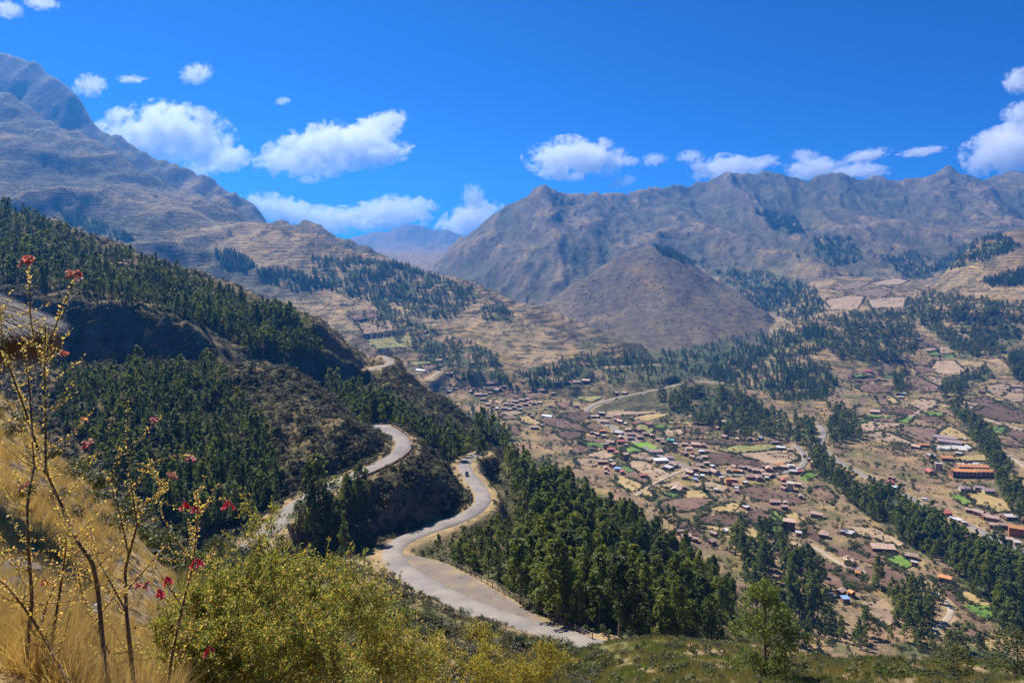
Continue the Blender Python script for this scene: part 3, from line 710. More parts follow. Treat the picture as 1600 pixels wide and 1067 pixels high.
# ------------------------------------------------------------------ ground material
def ground_material(name='ground_cover', fine=1.0):
    m, n, l, p = new_mat(name)
    at = n.new('ShaderNodeAttribute'); at.attribute_name = 'cover'
    geo = n.new('ShaderNodeNewGeometry')
    pos = geo.outputs['Position']
    n1 = noise(n, l, 0.05, 7, 0.62, pos); n2 = noise(n, l, 0.6, 5, 0.65, pos)
    v1 = ramp(n, [(0.28, (0.55, 0.55, 0.58)), (0.5, (1, 1, 1)), (0.75, (1.35, 1.28, 1.15))])
    l.new(n1.outputs['Fac'], v1.inputs['Fac'])
    v2 = ramp(n, [(0.3, (0.68, 0.69, 0.72)), (0.7, (1.3, 1.27, 1.2))])
    l.new(n2.outputs['Fac'], v2.inputs['Fac'])
    c = mix(n, l, at.outputs['Color'], v1.outputs['Color'], 1.0, 'MULTIPLY')
    c = mix(n, l, c, v2.outputs['Color'], 0.8, 'MULTIPLY')
    n3 = noise(n, l, 16.0, 5, 0.7, pos)
    v3 = ramp(n, [(0.34, (0.55, 0.55, 0.55)), (0.5, (1, 1, 1)), (0.66, (1.4, 1.36, 1.28))]); l.new(n3.outputs['Fac'], v3.inputs['Fac'])
    c = mix(n, l, c, v3.outputs['Color'], 0.7, 'MULTIPLY')
    # old terrace walls: broken dark contour lines of stone and bushes
    ta = n.new('ShaderNodeAttribute'); ta.attribute_name = 'terrace'
    sx = n.new('ShaderNodeSeparateXYZ'); l.new(pos, sx.inputs[0])
    nt = noise(n, l, 0.0045, 5, 0.6, pos); nm_ = noise(n, l, 0.02, 3, 0.6, pos)
    m1 = n.new('ShaderNodeMath'); m1.operation = 'MULTIPLY_ADD'; l.new(nt.outputs['Fac'], m1.inputs[0]); m1.inputs[1].default_value = 60.0; l.new(sx.outputs['Z'], m1.inputs[2])
    m2 = n.new('ShaderNodeMath'); m2.operation = 'MULTIPLY'; l.new(m1.outputs[0], m2.inputs[0]); m2.inputs[1].default_value = 1 / 8.0
    m3 = n.new('ShaderNodeMath'); m3.operation = 'FRACT'; l.new(m2.outputs[0], m3.inputs[0])
    rt_ = ramp(n, [(0.0, (0.3, 0.31, 0.32)), (0.2, (0.4, 0.4, 0.4)), (0.42, (1.1, 1.07, 1.0)), (0.9, (1.2, 1.15, 1.05)), (1.0, (0.3, 0.31, 0.32))])
    l.new(m3.outputs[0], rt_.inputs['Fac'])
    rb = ramp(n, [(0.42, (0, 0, 0)), (0.56, (1, 1, 1))]); l.new(nm_.outputs['Fac'], rb.inputs['Fac'])
    m4 = n.new('ShaderNodeMath'); m4.operation = 'MULTIPLY'; l.new(ta.outputs['Fac'], m4.inputs[0]); l.new(rb.outputs['Color'], m4.inputs[1])
    c = mix(n, l, c, mix(n, l, c, rt_.outputs['Color'], 1.0, 'MULTIPLY'), m4.outputs[0])
    l.new(c, p.inputs['Base Color'])
    p.inputs['Roughness'].default_value = 0.95
    p.inputs['Specular IOR Level'].default_value = 0.08
    b1 = n.new('ShaderNodeBump'); b1.inputs['Strength'].default_value = 0.8; b1.inputs['Distance'].default_value = 9.0
    l.new(n1.outputs['Fac'], b1.inputs['Height'])
    b2 = n.new('ShaderNodeBump'); b2.inputs['Strength'].default_value = 0.5; b2.inputs['Distance'].default_value = 0.5
    l.new(n2.outputs['Fac'], b2.inputs['Height']); l.new(b1.outputs['Normal'], b2.inputs['Normal'])
    b3 = n.new('ShaderNodeBump'); b3.inputs['Strength'].default_value = 0.6; b3.inputs['Distance'].default_value = 0.03
    l.new(n3.outputs['Fac'], b3.inputs['Height']); l.new(b2.outputs['Normal'], b3.inputs['Normal'])
    l.new(b3.outputs['Normal'], p.inputs['Normal'])
    return m
M_GROUND = ground_material()

# land cover colours (base colours): dry grass, red-brown earth, scrub, rock
DRY = np.array((0.30, 0.215, 0.115)); GOLD = np.array((0.42, 0.28, 0.10)); EARTH = np.array((0.19, 0.115, 0.075))
SCRUB = np.array((0.050, 0.052, 0.022)); ROCK = np.array((0.130, 0.094, 0.068)); MOOR = np.array((0.138, 0.120, 0.076))
OLIVE = np.array((0.10, 0.10, 0.035))
def lerp(a, b, t): return a + (b - a) * t[..., None]
gz_u, gz_y = np.gradient(Z, axis=0), np.gradient(Z, axis=1)
dXu = np.gradient(X, axis=0); dYr = np.gradient(Y, axis=1)
sl = np.hypot(gz_u / np.maximum(dXu, 1e-6), gz_y / np.maximum(dYr, 1e-6))     # steepness
nA = fbm(X / 190, Y / 240, 5, 101); nB = fbm(X / 45, Y / 55, 5, 103); nC = fbm(X / 9, Y / 11, 4, 107)
cov = np.zeros(Z.shape + (3,)) + DRY
cov = lerp(cov, np.array((0.20, 0.145, 0.085)), flo * 0.8)
cov = lerp(cov, MOOR, (far * 0.95 + mid * 0.15).clip(0, 1))
cov = lerp(cov, EARTH, sstep(-0.1, 0.5, nA) * 0.45 * (far * 0.6 + mid + flo * 0.5).clip(0, 1))
cov = lerp(cov, SCRUB * 1.3, sstep(0.02, 0.4, nB + nA * 0.5) * (0.75 * far + 0.65 * mid).clip(0, 1))
cov = lerp(cov, GOLD * 0.85, sstep(0.2, 0.5, fbm(X / 70, Y / 120, 4, 141)) * (0.45 * far + 0.35 * mid).clip(0, 1))
cov = lerp(cov, OLIVE, sstep(-0.2, 0.3, nB) * 0.75 * flo)
cov = lerp(cov, EARTH * 1.2, sstep(0.1, 0.4, fbm(X / 28, Y / 34, 3, 119)) * 0.6 * flo)
cov = lerp(cov, GOLD * 0.9, sstep(0.15, 0.45, fbm(X / 38, Y / 50, 3, 121)) * 0.38 * flo)
cov = lerp(cov, SCRUB * 1.15, spur * (0.72 + 0.28 * sstep(-0.45, 0.05, nB + 0.5 * nC)) * 0.92)
cov = lerp(cov, DRY * 0.75, spur * sstep(0.40, 0.8, -nB - 0.4 * nC) * 0.5)
# plants gather in the gullies, pale grass on the ribs, bands of rock along the contours
cov = lerp(cov, SCRUB * 1.5, far * sstep(0.66, 0.42, gul) * 0.6 if False else far * (1 - sstep(0.40, 0.66, gul)) * 0.6)
cov = lerp(cov, DRY * 0.9, far * sstep(0.72, 0.88, gul) * 0.45)
st_ = np.sin((Z + 55 * fbm(X / 420, Y / 420, 3, 151)) / 11.0) + 0.8 * nB
cov = lerp(cov, ROCK * 0.6, far * (1 - inner) * sstep(0.75, 1.35, st_) * 0.55)
cov = lerp(cov, np.array((0.120, 0.088, 0.066)), inner * (0.55 + 0.25 * nB).clip(0, 1))
nose = blur(lm('terraced_hill').astype(float), 3) * sstep(860, 980, U + 60 * nB)
cov = lerp(cov, SCRUB * 1.2, nose * 0.75)
cov = lerp(cov, SCRUB * 1.5, flo * sstep(1230, 1330, Y) * sstep(930, 1000, U) * (1 - sstep(1230, 1290, U)) * 0.8)
rk = sstep(0.85, 1.6, sl + 0.25 * nC) * (1 - 0.0 * spur)
ROCKC = ROCK[None, None, :] * (1 - 0.45 * (spur * (1 - sstep(1.2, 2.2, sl)))[..., None]) * (1 + 0.5 * (spur * sstep(1.2, 2.2, sl) * sstep(-0.1, 0.4, nC))[..., None])  # spur rock short of cliff steepness coloured darker to imitate hillside shade
cov = lerp(cov, ROCKC, rk * 0.85 * (1 - near))
ns_ = lm('near_slope')
grassy = near * sstep(12, 50, Y)
cov = lerp(cov, OLIVE * 1.2, grassy * sstep(-0.4, 0.3, nC + nB) * 0.8)
cov = lerp(cov, GOLD * 0.8, near * (1 - sstep(20, 50, Y)) * 0.55)
cov = lerp(cov, np.array((0.20, 0.16, 0.125)), near * (1 - sstep(14, 30, Y)) * sstep(-0.2, 0.3, fbm(X / 1.1, Y / 1.1, 4, 131)) * 0.85)
cov = lerp(cov, DRY * 0.8, blur(lm('cliff_ridge').astype(float), 2) * sstep(470, 520, Y) * 0.6)
PYG = HZ - Z / Y * F
for nm, kind, cnt, hr, ymin, poly, l1, l2 in WOODS:       # green undergrowth and litter below the woods
    if nm in ('spur_wood', 'hairpin_wood'): continue
    us = [p[0] for p in poly]; vs = [p[1] for p in poly]
    s_ = np.nonzero((U > min(us)) & (U < max(us)) & (PYG > min(vs)) & (PYG < max(vs)) & (Y > ymin) & (Y < ymin * 2.4))
    if len(s_[0]) == 0: continue
    k_ = inside([(float(p), float(q)) for p, q in poly], U[s_], PYG[s_])
    q_ = (s_[0][k_], s_[1][k_])
    t_ = sstep(-0.35, 0.15, nB[q_] + 0.3 * nC[q_])[:, None] * 0.8
    cov[q_] = cov[q_] * (1 - t_) + np.array((0.060, 0.078, 0.028)) * t_
verge = 1 - sstep(0.5, 5.0 + 0.004 * Y, ROADMASK)
cov = lerp(cov, DRY * 1.15, verge * 0.85)
cov[LAYMASK] = DRY * 0.9
for ty, pl, co, cx, cy in field_done:
    bx = np.array(pl)
    s_ = np.nonzero((X > bx[:, 0].min() - 4) & (X < bx[:, 0].max() + 4) & (Y > bx[:, 1].min() - 4) & (Y < bx[:, 1].max() + 4))
    k_ = inside(grow(pl, 3.5), X[s_], Y[s_])
    cov[s_[0][k_], s_[1][k_]] = DRY * (0.95 + 0.25 * nB[s_][k_])[:, None]
cov = cov.clip(0.01, 0.9)

GROUND_LABEL = {
 'valley_floor': ('valley_floor', 'patchwork valley floor of dry grass and ploughed terraces around the village'),
 'near_slope': ('foreground_slope', 'steep grassy slope falling away below the viewpoint'),
 'wooded_spur': ('wooded_slope', 'slope under the dense stand of trees below the road pull-off'),
 'hairpin_spur': ('hairpin_cliff', 'dark rocky spur between the two hairpin bends of the road'),
 'dark_shrub_hill': ('shrub_hill', 'dark shrub-covered hill above the upper road bend'),
 'cliff_ridge': ('cliff_ridge', 'ridge with tree belts and shaded cliffs, upper left'),
 'road_spur': ('road_spur', 'dark spur with a road rounding its top, above the village'),
 'terraced_hill': ('terraced_hill', 'broad dry terraced hill behind the village'),
 'village_scarp': ('village_scarp', 'wooded scarp dropping from the upper road to the village fields'),
 'gully_hill': ('gully_hill', 'sparsely wooded hill beside the river gorge'),
 'inner_hill': ('round_hill', 'smooth brown rounded hill in front of the peaked mountain'),
 'field_bench': ('field_bench', 'pale bench of dry fields at the foot of the mountains on the right'),
 'right_hill': ('right_hill', 'dry hill with dark woods at the right edge'),
 'left_mountain': ('terraced_mountain', 'hazy blue mountain slope ribbed with old terraces on the left'),
 'left_peak': ('rocky_peak', 'dark rocky mountain crest at the upper left'),
 'cone_mountain': ('peaked_mountain', 'brown mountain range with a pointed peak across the valley'),
 'far_mountain': ('far_mountain', 'pale blue mountain far away in the gap of the valley'),
}
TERR = (blur(lm('terraced_hill', 'left_mountain', 'right_hill', 'field_bench', 'gully_hill').astype(float), 4) * 0.9 + 0.45 * blur(lm('cone_mountain').astype(float), 4)).clip(0, 1)
def build_ground():
    lay = LAY
    fl = lay[:-1, :-1]
    idx = np.arange(NC * NR).reshape(NC, NR)
    quads = np.stack([idx[:-1, :-1], idx[1:, :-1], idx[1:, 1:], idx[:-1, 1:]], -1)
    V = np.stack([X, Y, Z], -1).reshape(-1, 3); CV = cov.reshape(-1, 3)
    # vertex normals of the whole field keep the seams between the pieces invisible
    for nm, i in LI.items():
        q = quads[fl == i]
        if len(q) == 0: continue
        used, inv = np.unique(q, return_inverse=True)
        me = mesh_np(GROUND_LABEL[nm][0], V[used], inv.reshape(-1, 4), M_GROUND, True)
        ca = me.color_attributes.new('cover', 'FLOAT_COLOR', 'POINT')
        ca.data.foreach_set('color', np.concatenate([CV[used], np.ones((len(used), 1))], 1).astype(np.float32).ravel())
        ta = me.attributes.new('terrace', 'FLOAT', 'POINT'); ta.data.foreach_set('value', TERR.reshape(-1)[used].astype(np.float32))
        o = obj(GROUND_LABEL[nm][0], me)
        tag(o, GROUND_LABEL[nm][1], 'terrain', None, 'structure')
build_ground()
# ------------------------------------------------------------------ road surfaces, lay-by, fields
def road_mat(name, col, patch, worn):
    m, n, l, p = new_mat(name)
    geo = n.new('ShaderNodeNewGeometry'); pos = geo.outputs['Position']
    a = noise(n, l, 0.12, 6, 0.6, pos); b = noise(n, l, 3.0, 4, 0.7, pos)
    r1 = ramp(n, [(0.35, patch), (0.5, col), (0.68, worn)])
    l.new(a.outputs['Fac'], r1.inputs['Fac'])
    r2 = ramp(n, [(0.3, (0.8, 0.8, 0.8)), (0.7, (1.15, 1.15, 1.15))]); l.new(b.outputs['Fac'], r2.inputs['Fac'])
    l.new(mix(n, l, r1.outputs['Color'], r2.outputs['Color'], 1.0, 'MULTIPLY'), p.inputs['Base Color'])
    p.inputs['Roughness'].default_value = 0.85; p.inputs['Specular IOR Level'].default_value = 0.25
    bp = n.new('ShaderNodeBump'); bp.inputs['Strength'].default_value = 0.25; bp.inputs['Distance'].default_value = 0.05
    l.new(b.outputs['Fac'], bp.inputs['Height']); l.new(bp.outputs['Normal'], p.inputs['Normal'])
    return m
M_ASPH = road_mat('worn_asphalt', (0.215, 0.185, 0.16), (0.165, 0.145, 0.13), (0.27, 0.225, 0.18))
M_DIRT = road_mat('dirt_road', (0.34, 0.26, 0.19), (0.29, 0.21, 0.15), (0.40, 0.32, 0.24))
M_GRAV = road_mat('gravel', (0.17, 0.13, 0.10), (0.23, 0.17, 0.09), (0.13, 0.105, 0.085))
def ribbon(Q, w, dz, off=0.0, edge=0.35):
    T = np.gradient(Q[:, :2], axis=0); T /= np.hypot(T[:, 0], T[:, 1])[:, None] + 1e-9
    N = np.stack([-T[:, 1], T[:, 0]], 1)
    offs = np.array([-w / 2 - 0.25, -w / 2, -w / 6, w / 6, w / 2, w / 2 + 0.25]) + off
    zo = np.array([-edge, 0, 0.05, 0.05, 0, -edge]) + dz
    wob = 0.25 * perlin(Q[:, 0] / 6, Q[:, 1] / 6, 8)
    V = []
    for i in range(len(Q)):
        for k, (o_, z_) in enumerate(zip(offs, zo)):
            e = wob[i] if k in (0, 1) else (-wob[i] if k in (4, 5) else 0)
            V.append((Q[i, 0] + N[i, 0] * (o_ + e), Q[i, 1] + N[i, 1] * (o_ + e), Q[i, 2] + z_))
    n = len(Q); Fc = []
    for i in range(n - 1):
        for k in range(5):
            a = i * 6 + k
            Fc.append((a, a + 1, a + 7, a + 6))
    Fc = np.array(Fc)[:, ::-1]
    return np.array(V), Fc
for nm, r in ROADS.items():
    far_ = r['Q'][0, 1] > 550
    V, Fc = ribbon(r['Q'], r['w'], 0.35 if far_ else 0.06, 0, 1.2 if far_ else 0.35)
    o = obj(nm, mesh_np(nm, V, Fc, M_ASPH if r['kind'] == 'asphalt' else M_DIRT, True))
    tag(o, r['label'], 'road', None, 'structure')
def plate(name, pl, zf, thick, mat, label, cat):
    bm = bmesh.new()
    top = [bm.verts.new((x, y, zf(x, y))) for x, y in pl]
    bot = [bm.verts.new((x, y, zf(x, y) - thick)) for x, y in grow(pl, 0.6)]
    f = bm.faces.new(top)
    for i in range(len(pl)):
        j = (i + 1) % len(pl); bm.faces.new((top[i], bot[i], bot[j], top[j]))
    bmesh.ops.triangulate(bm, faces=[f])
    bmesh.ops.recalc_face_normals(bm, faces=bm.faces)
    me = bpy.data.meshes.new(name); bm.to_mesh(me); bm.free(); me.materials.append(mat)
    if me.polygons[0].normal.z < 0 and False: me.flip_normals()
    o = obj(name, me); tag(o, label, cat, None, 'structure'); return o
def lay_z(x, y):
    d, h = near_line(_hp, np.array([x]), np.array([y])); return float(h[0]) + 0.02
plate('gravel_layby', [(p[0], p[1]) for p in LB], lay_z, 0.4, M_GRAV, 'wide gravel lay-by beside the hairpin road above the trees', 'pavement')

def field_mat(name, a, b, c, furrow, ang):
    m, n, l, p = new_mat(name)
    geo = n.new('ShaderNodeNewGeometry'); mp = n.new('ShaderNodeMapping'); mp.inputs['Rotation'].default_value = (0, 0, ang)
    l.new(geo.outputs['Position'], mp.inputs['Vector'])
    t = noise(n, l, 0.07, 6, 0.62, geo.outputs['Position']); t2 = noise(n, l, 0.9, 4, 0.7, geo.outputs['Position'])
    rp = ramp(n, [(0.33, a), (0.5, b), (0.68, c)]); l.new(t.outputs['Fac'], rp.inputs['Fac'])
    wv = n.new('ShaderNodeTexWave'); wv.inputs['Scale'].default_value = 0.22; wv.inputs['Distortion'].default_value = 1.2
    wv.inputs['Detail'].default_value = 2; l.new(mp.outputs['Vector'], wv.inputs['Vector'])
    r2 = ramp(n, [(0.2, (1 - furrow,) * 3), (0.8, (1 + furrow * 0.7,) * 3)]); l.new(wv.outputs['Fac'], r2.inputs['Fac'])
    r3 = ramp(n, [(0.3, (0.75, 0.75, 0.77)), (0.7, (1.22, 1.2, 1.16))]); l.new(t2.outputs['Fac'], r3.inputs['Fac'])
    k = mix(n, l, rp.outputs['Color'], r2.outputs['Color'], 1.0, 'MULTIPLY')
    k = mix(n, l, k, r3.outputs['Color'], 1.0, 'MULTIPLY')
    l.new(k, p.inputs['Base Color']); p.inputs['Roughness'].default_value = 0.95; p.inputs['Specular IOR Level'].default_value = 0.05
    bp = n.new('ShaderNodeBump'); bp.inputs['Strength'].default_value = 0.6; bp.inputs['Distance'].default_value = 0.3
    l.new(t2.outputs['Fac'], bp.inputs['Height']); l.new(bp.outputs['Normal'], p.inputs['Normal'])
    return m
FK = {
 'P': ('ploughed_field', 'dark brown ploughed field with faint furrows', [field_mat('ploughed_%d' % i, (0.098 * k, 0.060 * k, 0.044 * k), (0.13 * k, 0.082 * k, 0.058 * k), (0.18 * k, 0.118 * k, 0.08 * k), 0.2, a) for i, (k, a) in enumerate(((0.8, 0.3), (1.05, 1.1), (1.3, 2.2)))]),
 'S': ('stubble_field', 'pale brown stubble field of dry soil', [field_mat('stubble_%d' % i, (0.22 * k, 0.15 * k, 0.10 * k), (0.29 * k, 0.205 * k, 0.135 * k), (0.36 * k, 0.26 * k, 0.15 * k), 0.06, a) for i, (k, a) in enumerate(((0.9, 0.2), (1.1, 1.3)))]),
 'B': ('fallow_field', 'brown fallow field on the bench below the mountains', [field_mat('fallow', (0.15, 0.105, 0.07), (0.20, 0.14, 0.092), (0.25, 0.18, 0.11), 0.05, 0.5)]),
 'Y': ('dry_grass_field', 'golden dry grass field', [field_mat('dry_grass', (0.27, 0.195, 0.085), (0.34, 0.245, 0.105), (0.39, 0.29, 0.135), 0.03, 0.6)]),
 'G': ('green_field', 'bright green irrigated field', [field_mat('green_crop_%d' % i, (0.07 * k, 0.125 * k, 0.03), (0.105 * k, 0.17 * k, 0.04), (0.16 * k, 0.21 * k, 0.055), 0.05, a) for i, (k, a) in enumerate(((0.9, 0.4), (1.15, 1.9)))]),
 'T': ('football_pitch', 'bright green grass football pitch beside the village street', [field_mat('pitch_grass', (0.12, 0.23, 0.03), (0.16, 0.28, 0.035), (0.20, 0.31, 0.05), 0.03, 0.4)]),
 'L': ('meadow', 'olive green rough meadow', [field_mat('meadow_grass', (0.15, 0.15, 0.05), (0.23, 0.21, 0.08), (0.32, 0.26, 0.11), 0.02, 0.9)]),
 'C': ('concrete_court', 'pale concrete court beside the school buildings', [field_mat('court_concrete', (0.36, 0.33, 0.30), (0.42, 0.39, 0.36), (0.46, 0.43, 0.39), 0.0, 0)]),
}
for i, (ty, pl, co, cx, cy) in enumerate(field_done):
    nm, lab, ms = FK[ty]
    plate(nm, pl, lambda x, y: co[0] + co[1] * (x - cx) + co[2] * (y - cy) + 0.3, 1.6, ms[i % len(ms)], lab, 'field')
# ------------------------------------------------------------------ trees and scrub
def leaf_mat(name, lo, mid_, hi, rnd=0.35, trans=0.35, scale=0.5):
    m = bpy.data.materials.new(name); m.use_nodes = True
    n, l = m.node_tree.nodes, m.node_tree.links
    n.remove(n['Principled BSDF'])
    oi = n.new('ShaderNodeObjectInfo'); geo = n.new('ShaderNodeNewGeometry')
    t = noise(n, l, scale, 3, 0.6, geo.outputs['Position'])
    rp = ramp(n, [(0.3, lo), (0.5, mid_), (0.72, hi)]); l.new(t.outputs['Fac'], rp.inputs['Fac'])
    rv = ramp(n, [(0, (1 - rnd, 1 - rnd, 1 - rnd * 0.6)), (0.5, (1, 1, 1)), (1, (1 + rnd * 1.1, 1 + rnd * 0.7, 1 - rnd * 0.2))])
    l.new(oi.outputs['Random'], rv.inputs['Fac'])
    c = mix(n, l, rp.outputs['Color'], rv.outputs['Color'], 1.0, 'MULTIPLY')
    d = n.new('ShaderNodeBsdfPrincipled'); d.inputs['Roughness'].default_value = 0.55; d.inputs['Specular IOR Level'].default_value = 0.25
    l.new(c, d.inputs['Base Color'])
    tr = n.new('ShaderNodeBsdfTranslucent')
    c2 = mix(n, l, c, (1.25, 1.25, 0.55), 1.0, 'MULTIPLY'); l.new(c2, tr.inputs['Color'])
    ms = n.new('ShaderNodeMixShader'); ms.inputs[0].default_value = trans
    l.new(d.outputs[0], ms.inputs[1]); l.new(tr.outputs[0], ms.inputs[2]); l.new(ms.outputs[0], n['Material Output'].inputs['Surface'])
    return m
M_EUC = leaf_mat('eucalyptus_leaves', (0.066, 0.094, 0.020), (0.118, 0.152, 0.032), (0.190, 0.210, 0.050), 0.45, 0.5)
M_PINE = leaf_mat('pine_needles', (0.052, 0.088, 0.026), (0.084, 0.130, 0.036), (0.125, 0.168, 0.050), 0.35, 0.45)
M_SCRUB = leaf_mat('scrub_leaves', (0.034, 0.036, 0.016), (0.060, 0.060, 0.026), (0.115, 0.10, 0.045), 0.4, 0.2)
M_HEDGE = leaf_mat('hedge_leaves', (0.040, 0.055, 0.018), (0.066, 0.082, 0.026), (0.115, 0.125, 0.042), 0.4, 0.3)
M_BARK = plain_mat('bark', (0.17, 0.12, 0.085), 0.9, 0.35, 3.0)

def cards(pts, nrm, size, asp, rs):
    """diamond-shaped leaf sprays at pts facing nrm"""
    n = len(pts)
    nrm = nrm / (np.linalg.norm(nrm, axis=1)[:, None] + 1e-9)
    ref = rs.normal(size=(n, 3)); t = np.cross(nrm, ref); t /= np.linalg.norm(t, axis=1)[:, None] + 1e-9
    b = np.cross(nrm, t)
    s = (size * rs.uniform(0.6, 1.35, n))[:, None]
    V = np.stack([pts - t * s, pts - b * s * asp + t * s * 0.1, pts + t * s, pts + b * s * asp + t * s * 0.1], 1)
    V[:, 1] += nrm * s * 0.18; V[:, 3] += nrm * s * 0.18
    return V.reshape(-1, 3), np.arange(n * 4).reshape(n, 4)
def tube(P, Rd, k=6):
    P = np.array(P, float); V, Fc = [], []
    for i in range(len(P)):
        d = P[min(i + 1, len(P) - 1)] - P[max(i - 1, 0)]; d /= np.linalg.norm(d) + 1e-9
        a = np.cross(d, (0.31, 0.95, 0.1)); a /= np.linalg.norm(a) + 1e-9; b = np.cross(d, a)
        for j in range(k):
            th = 2 * math.pi * j / k
            V.append(P[i] + (a * math.cos(th) + b * math.sin(th)) * Rd[i])
    for i in range(len(P) - 1):
        for j in range(k):
            Fc.append((i * k + j, i * k + (j + 1) % k, (i + 1) * k + (j + 1) % k, (i + 1) * k + j))
    return np.array(V), np.array(Fc)
def join(parts):
    V, Fc, o = [], [], 0
    for v, f in parts:
        V.append(v); Fc.append(f + o); o += len(v)
    return np.concatenate(V), np.concatenate(Fc)

def tree_proto(kind, seed, hi):
    """unit-height tree: returns trunk mesh data and crown mesh data"""
    rs = np.random.default_rng(seed)
    bend = rs.normal(size=2) * 0.025
    axis = lambda t: np.array([bend[0] * t * t + 0.012 * math.sin(5 * t + seed), bend[1] * t * t, t])
    tr = [tube([axis(t) for t in np.linspace(-0.04, 0.94, 7)], np.linspace(0.016, 0.003, 7), 6 if hi else 4)]
    C_, Rc = [], []
    if kind == 'euc':
        n = 40 if hi else 22
        t0 = rs.uniform(0.16, 0.30); rm = rs.uniform(0.15, 0.19)
        for i in range(n):
            t = t0 + (1 - t0) * ((i + rs.uniform(0, 1)) / n) ** 0.9
            env = rm * (0.55 + 0.45 * math.sin(math.pi * min(1, (t - t0) / (1 - t0) * 0.9 + 0.18))) * (1 if t < 0.75 else math.sqrt(max(0.05, (1.02 - t) / 0.27)))
            env *= 1 + 0.35 * math.sin(t * 19 + seed)
            th = rs.uniform(0, 2 * math.pi); r = env * rs.uniform(0.35, 1.0)
            C_.append(axis(t) + np.array([math.cos(th) * r, math.sin(th) * r, 0])); Rc.append(rs.uniform(0.045, 0.085) * (1.15 - 0.45 * t))
    elif kind == 'pine':
        n = 44 if hi else 24
        t0 = 0.08; rm = rs.uniform(0.15, 0.19)
        for i in range(n):
            t = t0 + (1 - t0) * ((i + rs.uniform(0, 1)) / n)
            env = rm * (1.03 - t) ** 0.75 * (1 + 0.2 * math.sin(i * 2.1))
            th = i * 2.4 + rs.uniform(-0.5, 0.5); r = env * rs.uniform(0.45, 1.0)
            C_.append(axis(t) + np.array([math.cos(th) * r, math.sin(th) * r, 0])); Rc.append(0.028 + 0.055 * (1.0 - t))
    else:     # broad round-headed tree
        n = 46 if hi else 24
        for i in range(n):
            v = rs.normal(size=3); v /= np.linalg.norm(v); v *= rs.uniform(0.45, 1.0) ** 0.5
            C_.append(np.array([v[0] * 0.34, v[1] * 0.34, 0.60 + v[2] * 0.34])); Rc.append(rs.uniform(0.07, 0.12))
    P, N = [], []
    per = 46 if hi else 24
    for c, r in zip(C_, Rc):
        v = rs.normal(size=(per, 3)); v /= np.linalg.norm(v, axis=1)[:, None]
        q = c + v * (r * rs.uniform(0.35, 1.05, per) ** 0.6)[:, None] * np.array([1, 1, 1.15])
        P.append(q); N.append(v * 0.7 + rs.normal(size=(per, 3)) * 0.6 + np.array([0, 0, 0.35]))
        if hi and rs.uniform() < 0.5:
            b = axis(max(0.1, c[2] - 0.09)); tr.append(tube([b, (b + c) / 2 + [0, 0, -0.01], c], [0.006, 0.004, 0.0015], 4))
    cr = cards(np.concatenate(P), np.concatenate(N), 0.019 if hi else 0.031, 0.6, rs)
    return join(tr), cr
def shrub_proto(seed, hi):
    rs = np.random.default_rng(seed); P, N = [], []
    n = 16 if hi else 8; per = 40 if hi else 16
    for i in range(n):
        th = rs.uniform(0, 2 * math.pi); r = math.sqrt(rs.uniform(0, 1)) * 0.42
        c = np.array([math.cos(th) * r, math.sin(th) * r, 0.22 + 0.42 * rs.uniform(0.2, 1) * (1 - r * 1.2)])
        v = rs.normal(size=(per, 3)); v /= np.linalg.norm(v, axis=1)[:, None]
        P.append(c + v * (rs.uniform(0.13, 0.22) * rs.uniform(0.4, 1.0, per) ** 0.6)[:, None]); N.append(v + rs.normal(size=(per, 3)) * 0.5 + [0, 0, 0.3])
    st = [tube([(0, 0, -0.1), (math.cos(a) * 0.12, math.sin(a) * 0.12, 0.25), (math.cos(a) * 0.25, math.sin(a) * 0.25, 0.5)], [0.03, 0.02, 0.008], 4) for a in (0.3, 2.2, 4.4)]
    return join(st), cards(np.concatenate(P), np.concatenate(N), 0.035 if hi else 0.075, 0.6, rs)

PROTO = {}
for kind, mat in (('euc', M_EUC), ('pine', M_PINE), ('round', M_HEDGE)):
    PROTO[kind] = []
    for s in range(5):
        t, c = tree_proto(kind, 100 + s * 7 + len(kind), True)
        PROTO[kind].append((mesh_np('trunk', *t, M_BARK, True), mesh_np('crown', *c, mat)))
PROTO['shrub'] = []; PROTO['dark_shrub'] = []
for s in range(4):
    t, c = shrub_proto(300 + s, True)
    PROTO['shrub'].append((mesh_np('stems', *t, M_BARK, True), mesh_np('foliage', *c, M_HEDGE)))
    t, c = shrub_proto(340 + s, True)
    PROTO['dark_shrub'].append((mesh_np('stems', *t, M_BARK, True), mesh_np('foliage', *c, M_SCRUB)))

def lo_collection(name, mats, maker):
    col = bpy.data.collections.new(name)          # never linked to the scene: only instanced by the far woods
    for s, m in enumerate(mats):
        t, c = maker(s)
        V, Fc = join([t, c])
        me = mesh_np(name, V, Fc, M_BARK); me.materials.append(m)
        mi = np.zeros(len(Fc), dtype=np.int32); mi[len(t[1]):] = 1
        me.polygons.foreach_set('material_index', mi)
        o = bpy.data.objects.new(name + '_%d' % s, me); col.objects.link(o)
    return col
LO = {
 'euc': lo_collection('far_eucalyptus', [M_EUC] * 8, lambda s: tree_proto('euc', 500 + s, False)),
 'pine': lo_collection('far_pine', [M_PINE] * 4, lambda s: tree_proto('pine', 520 + s, False)),
 'round': lo_collection('far_round', [M_HEDGE] * 3, lambda s: tree_proto('round', 540 + s, False)),
 'shrub': lo_collection('far_shrub', [M_HEDGE] * 3, lambda s: shrub_proto(560 + s, False)),
 'dark_shrub': lo_collection('far_scrub', [M_SCRUB] * 4, lambda s: shrub_proto(580 + s, False)),
}
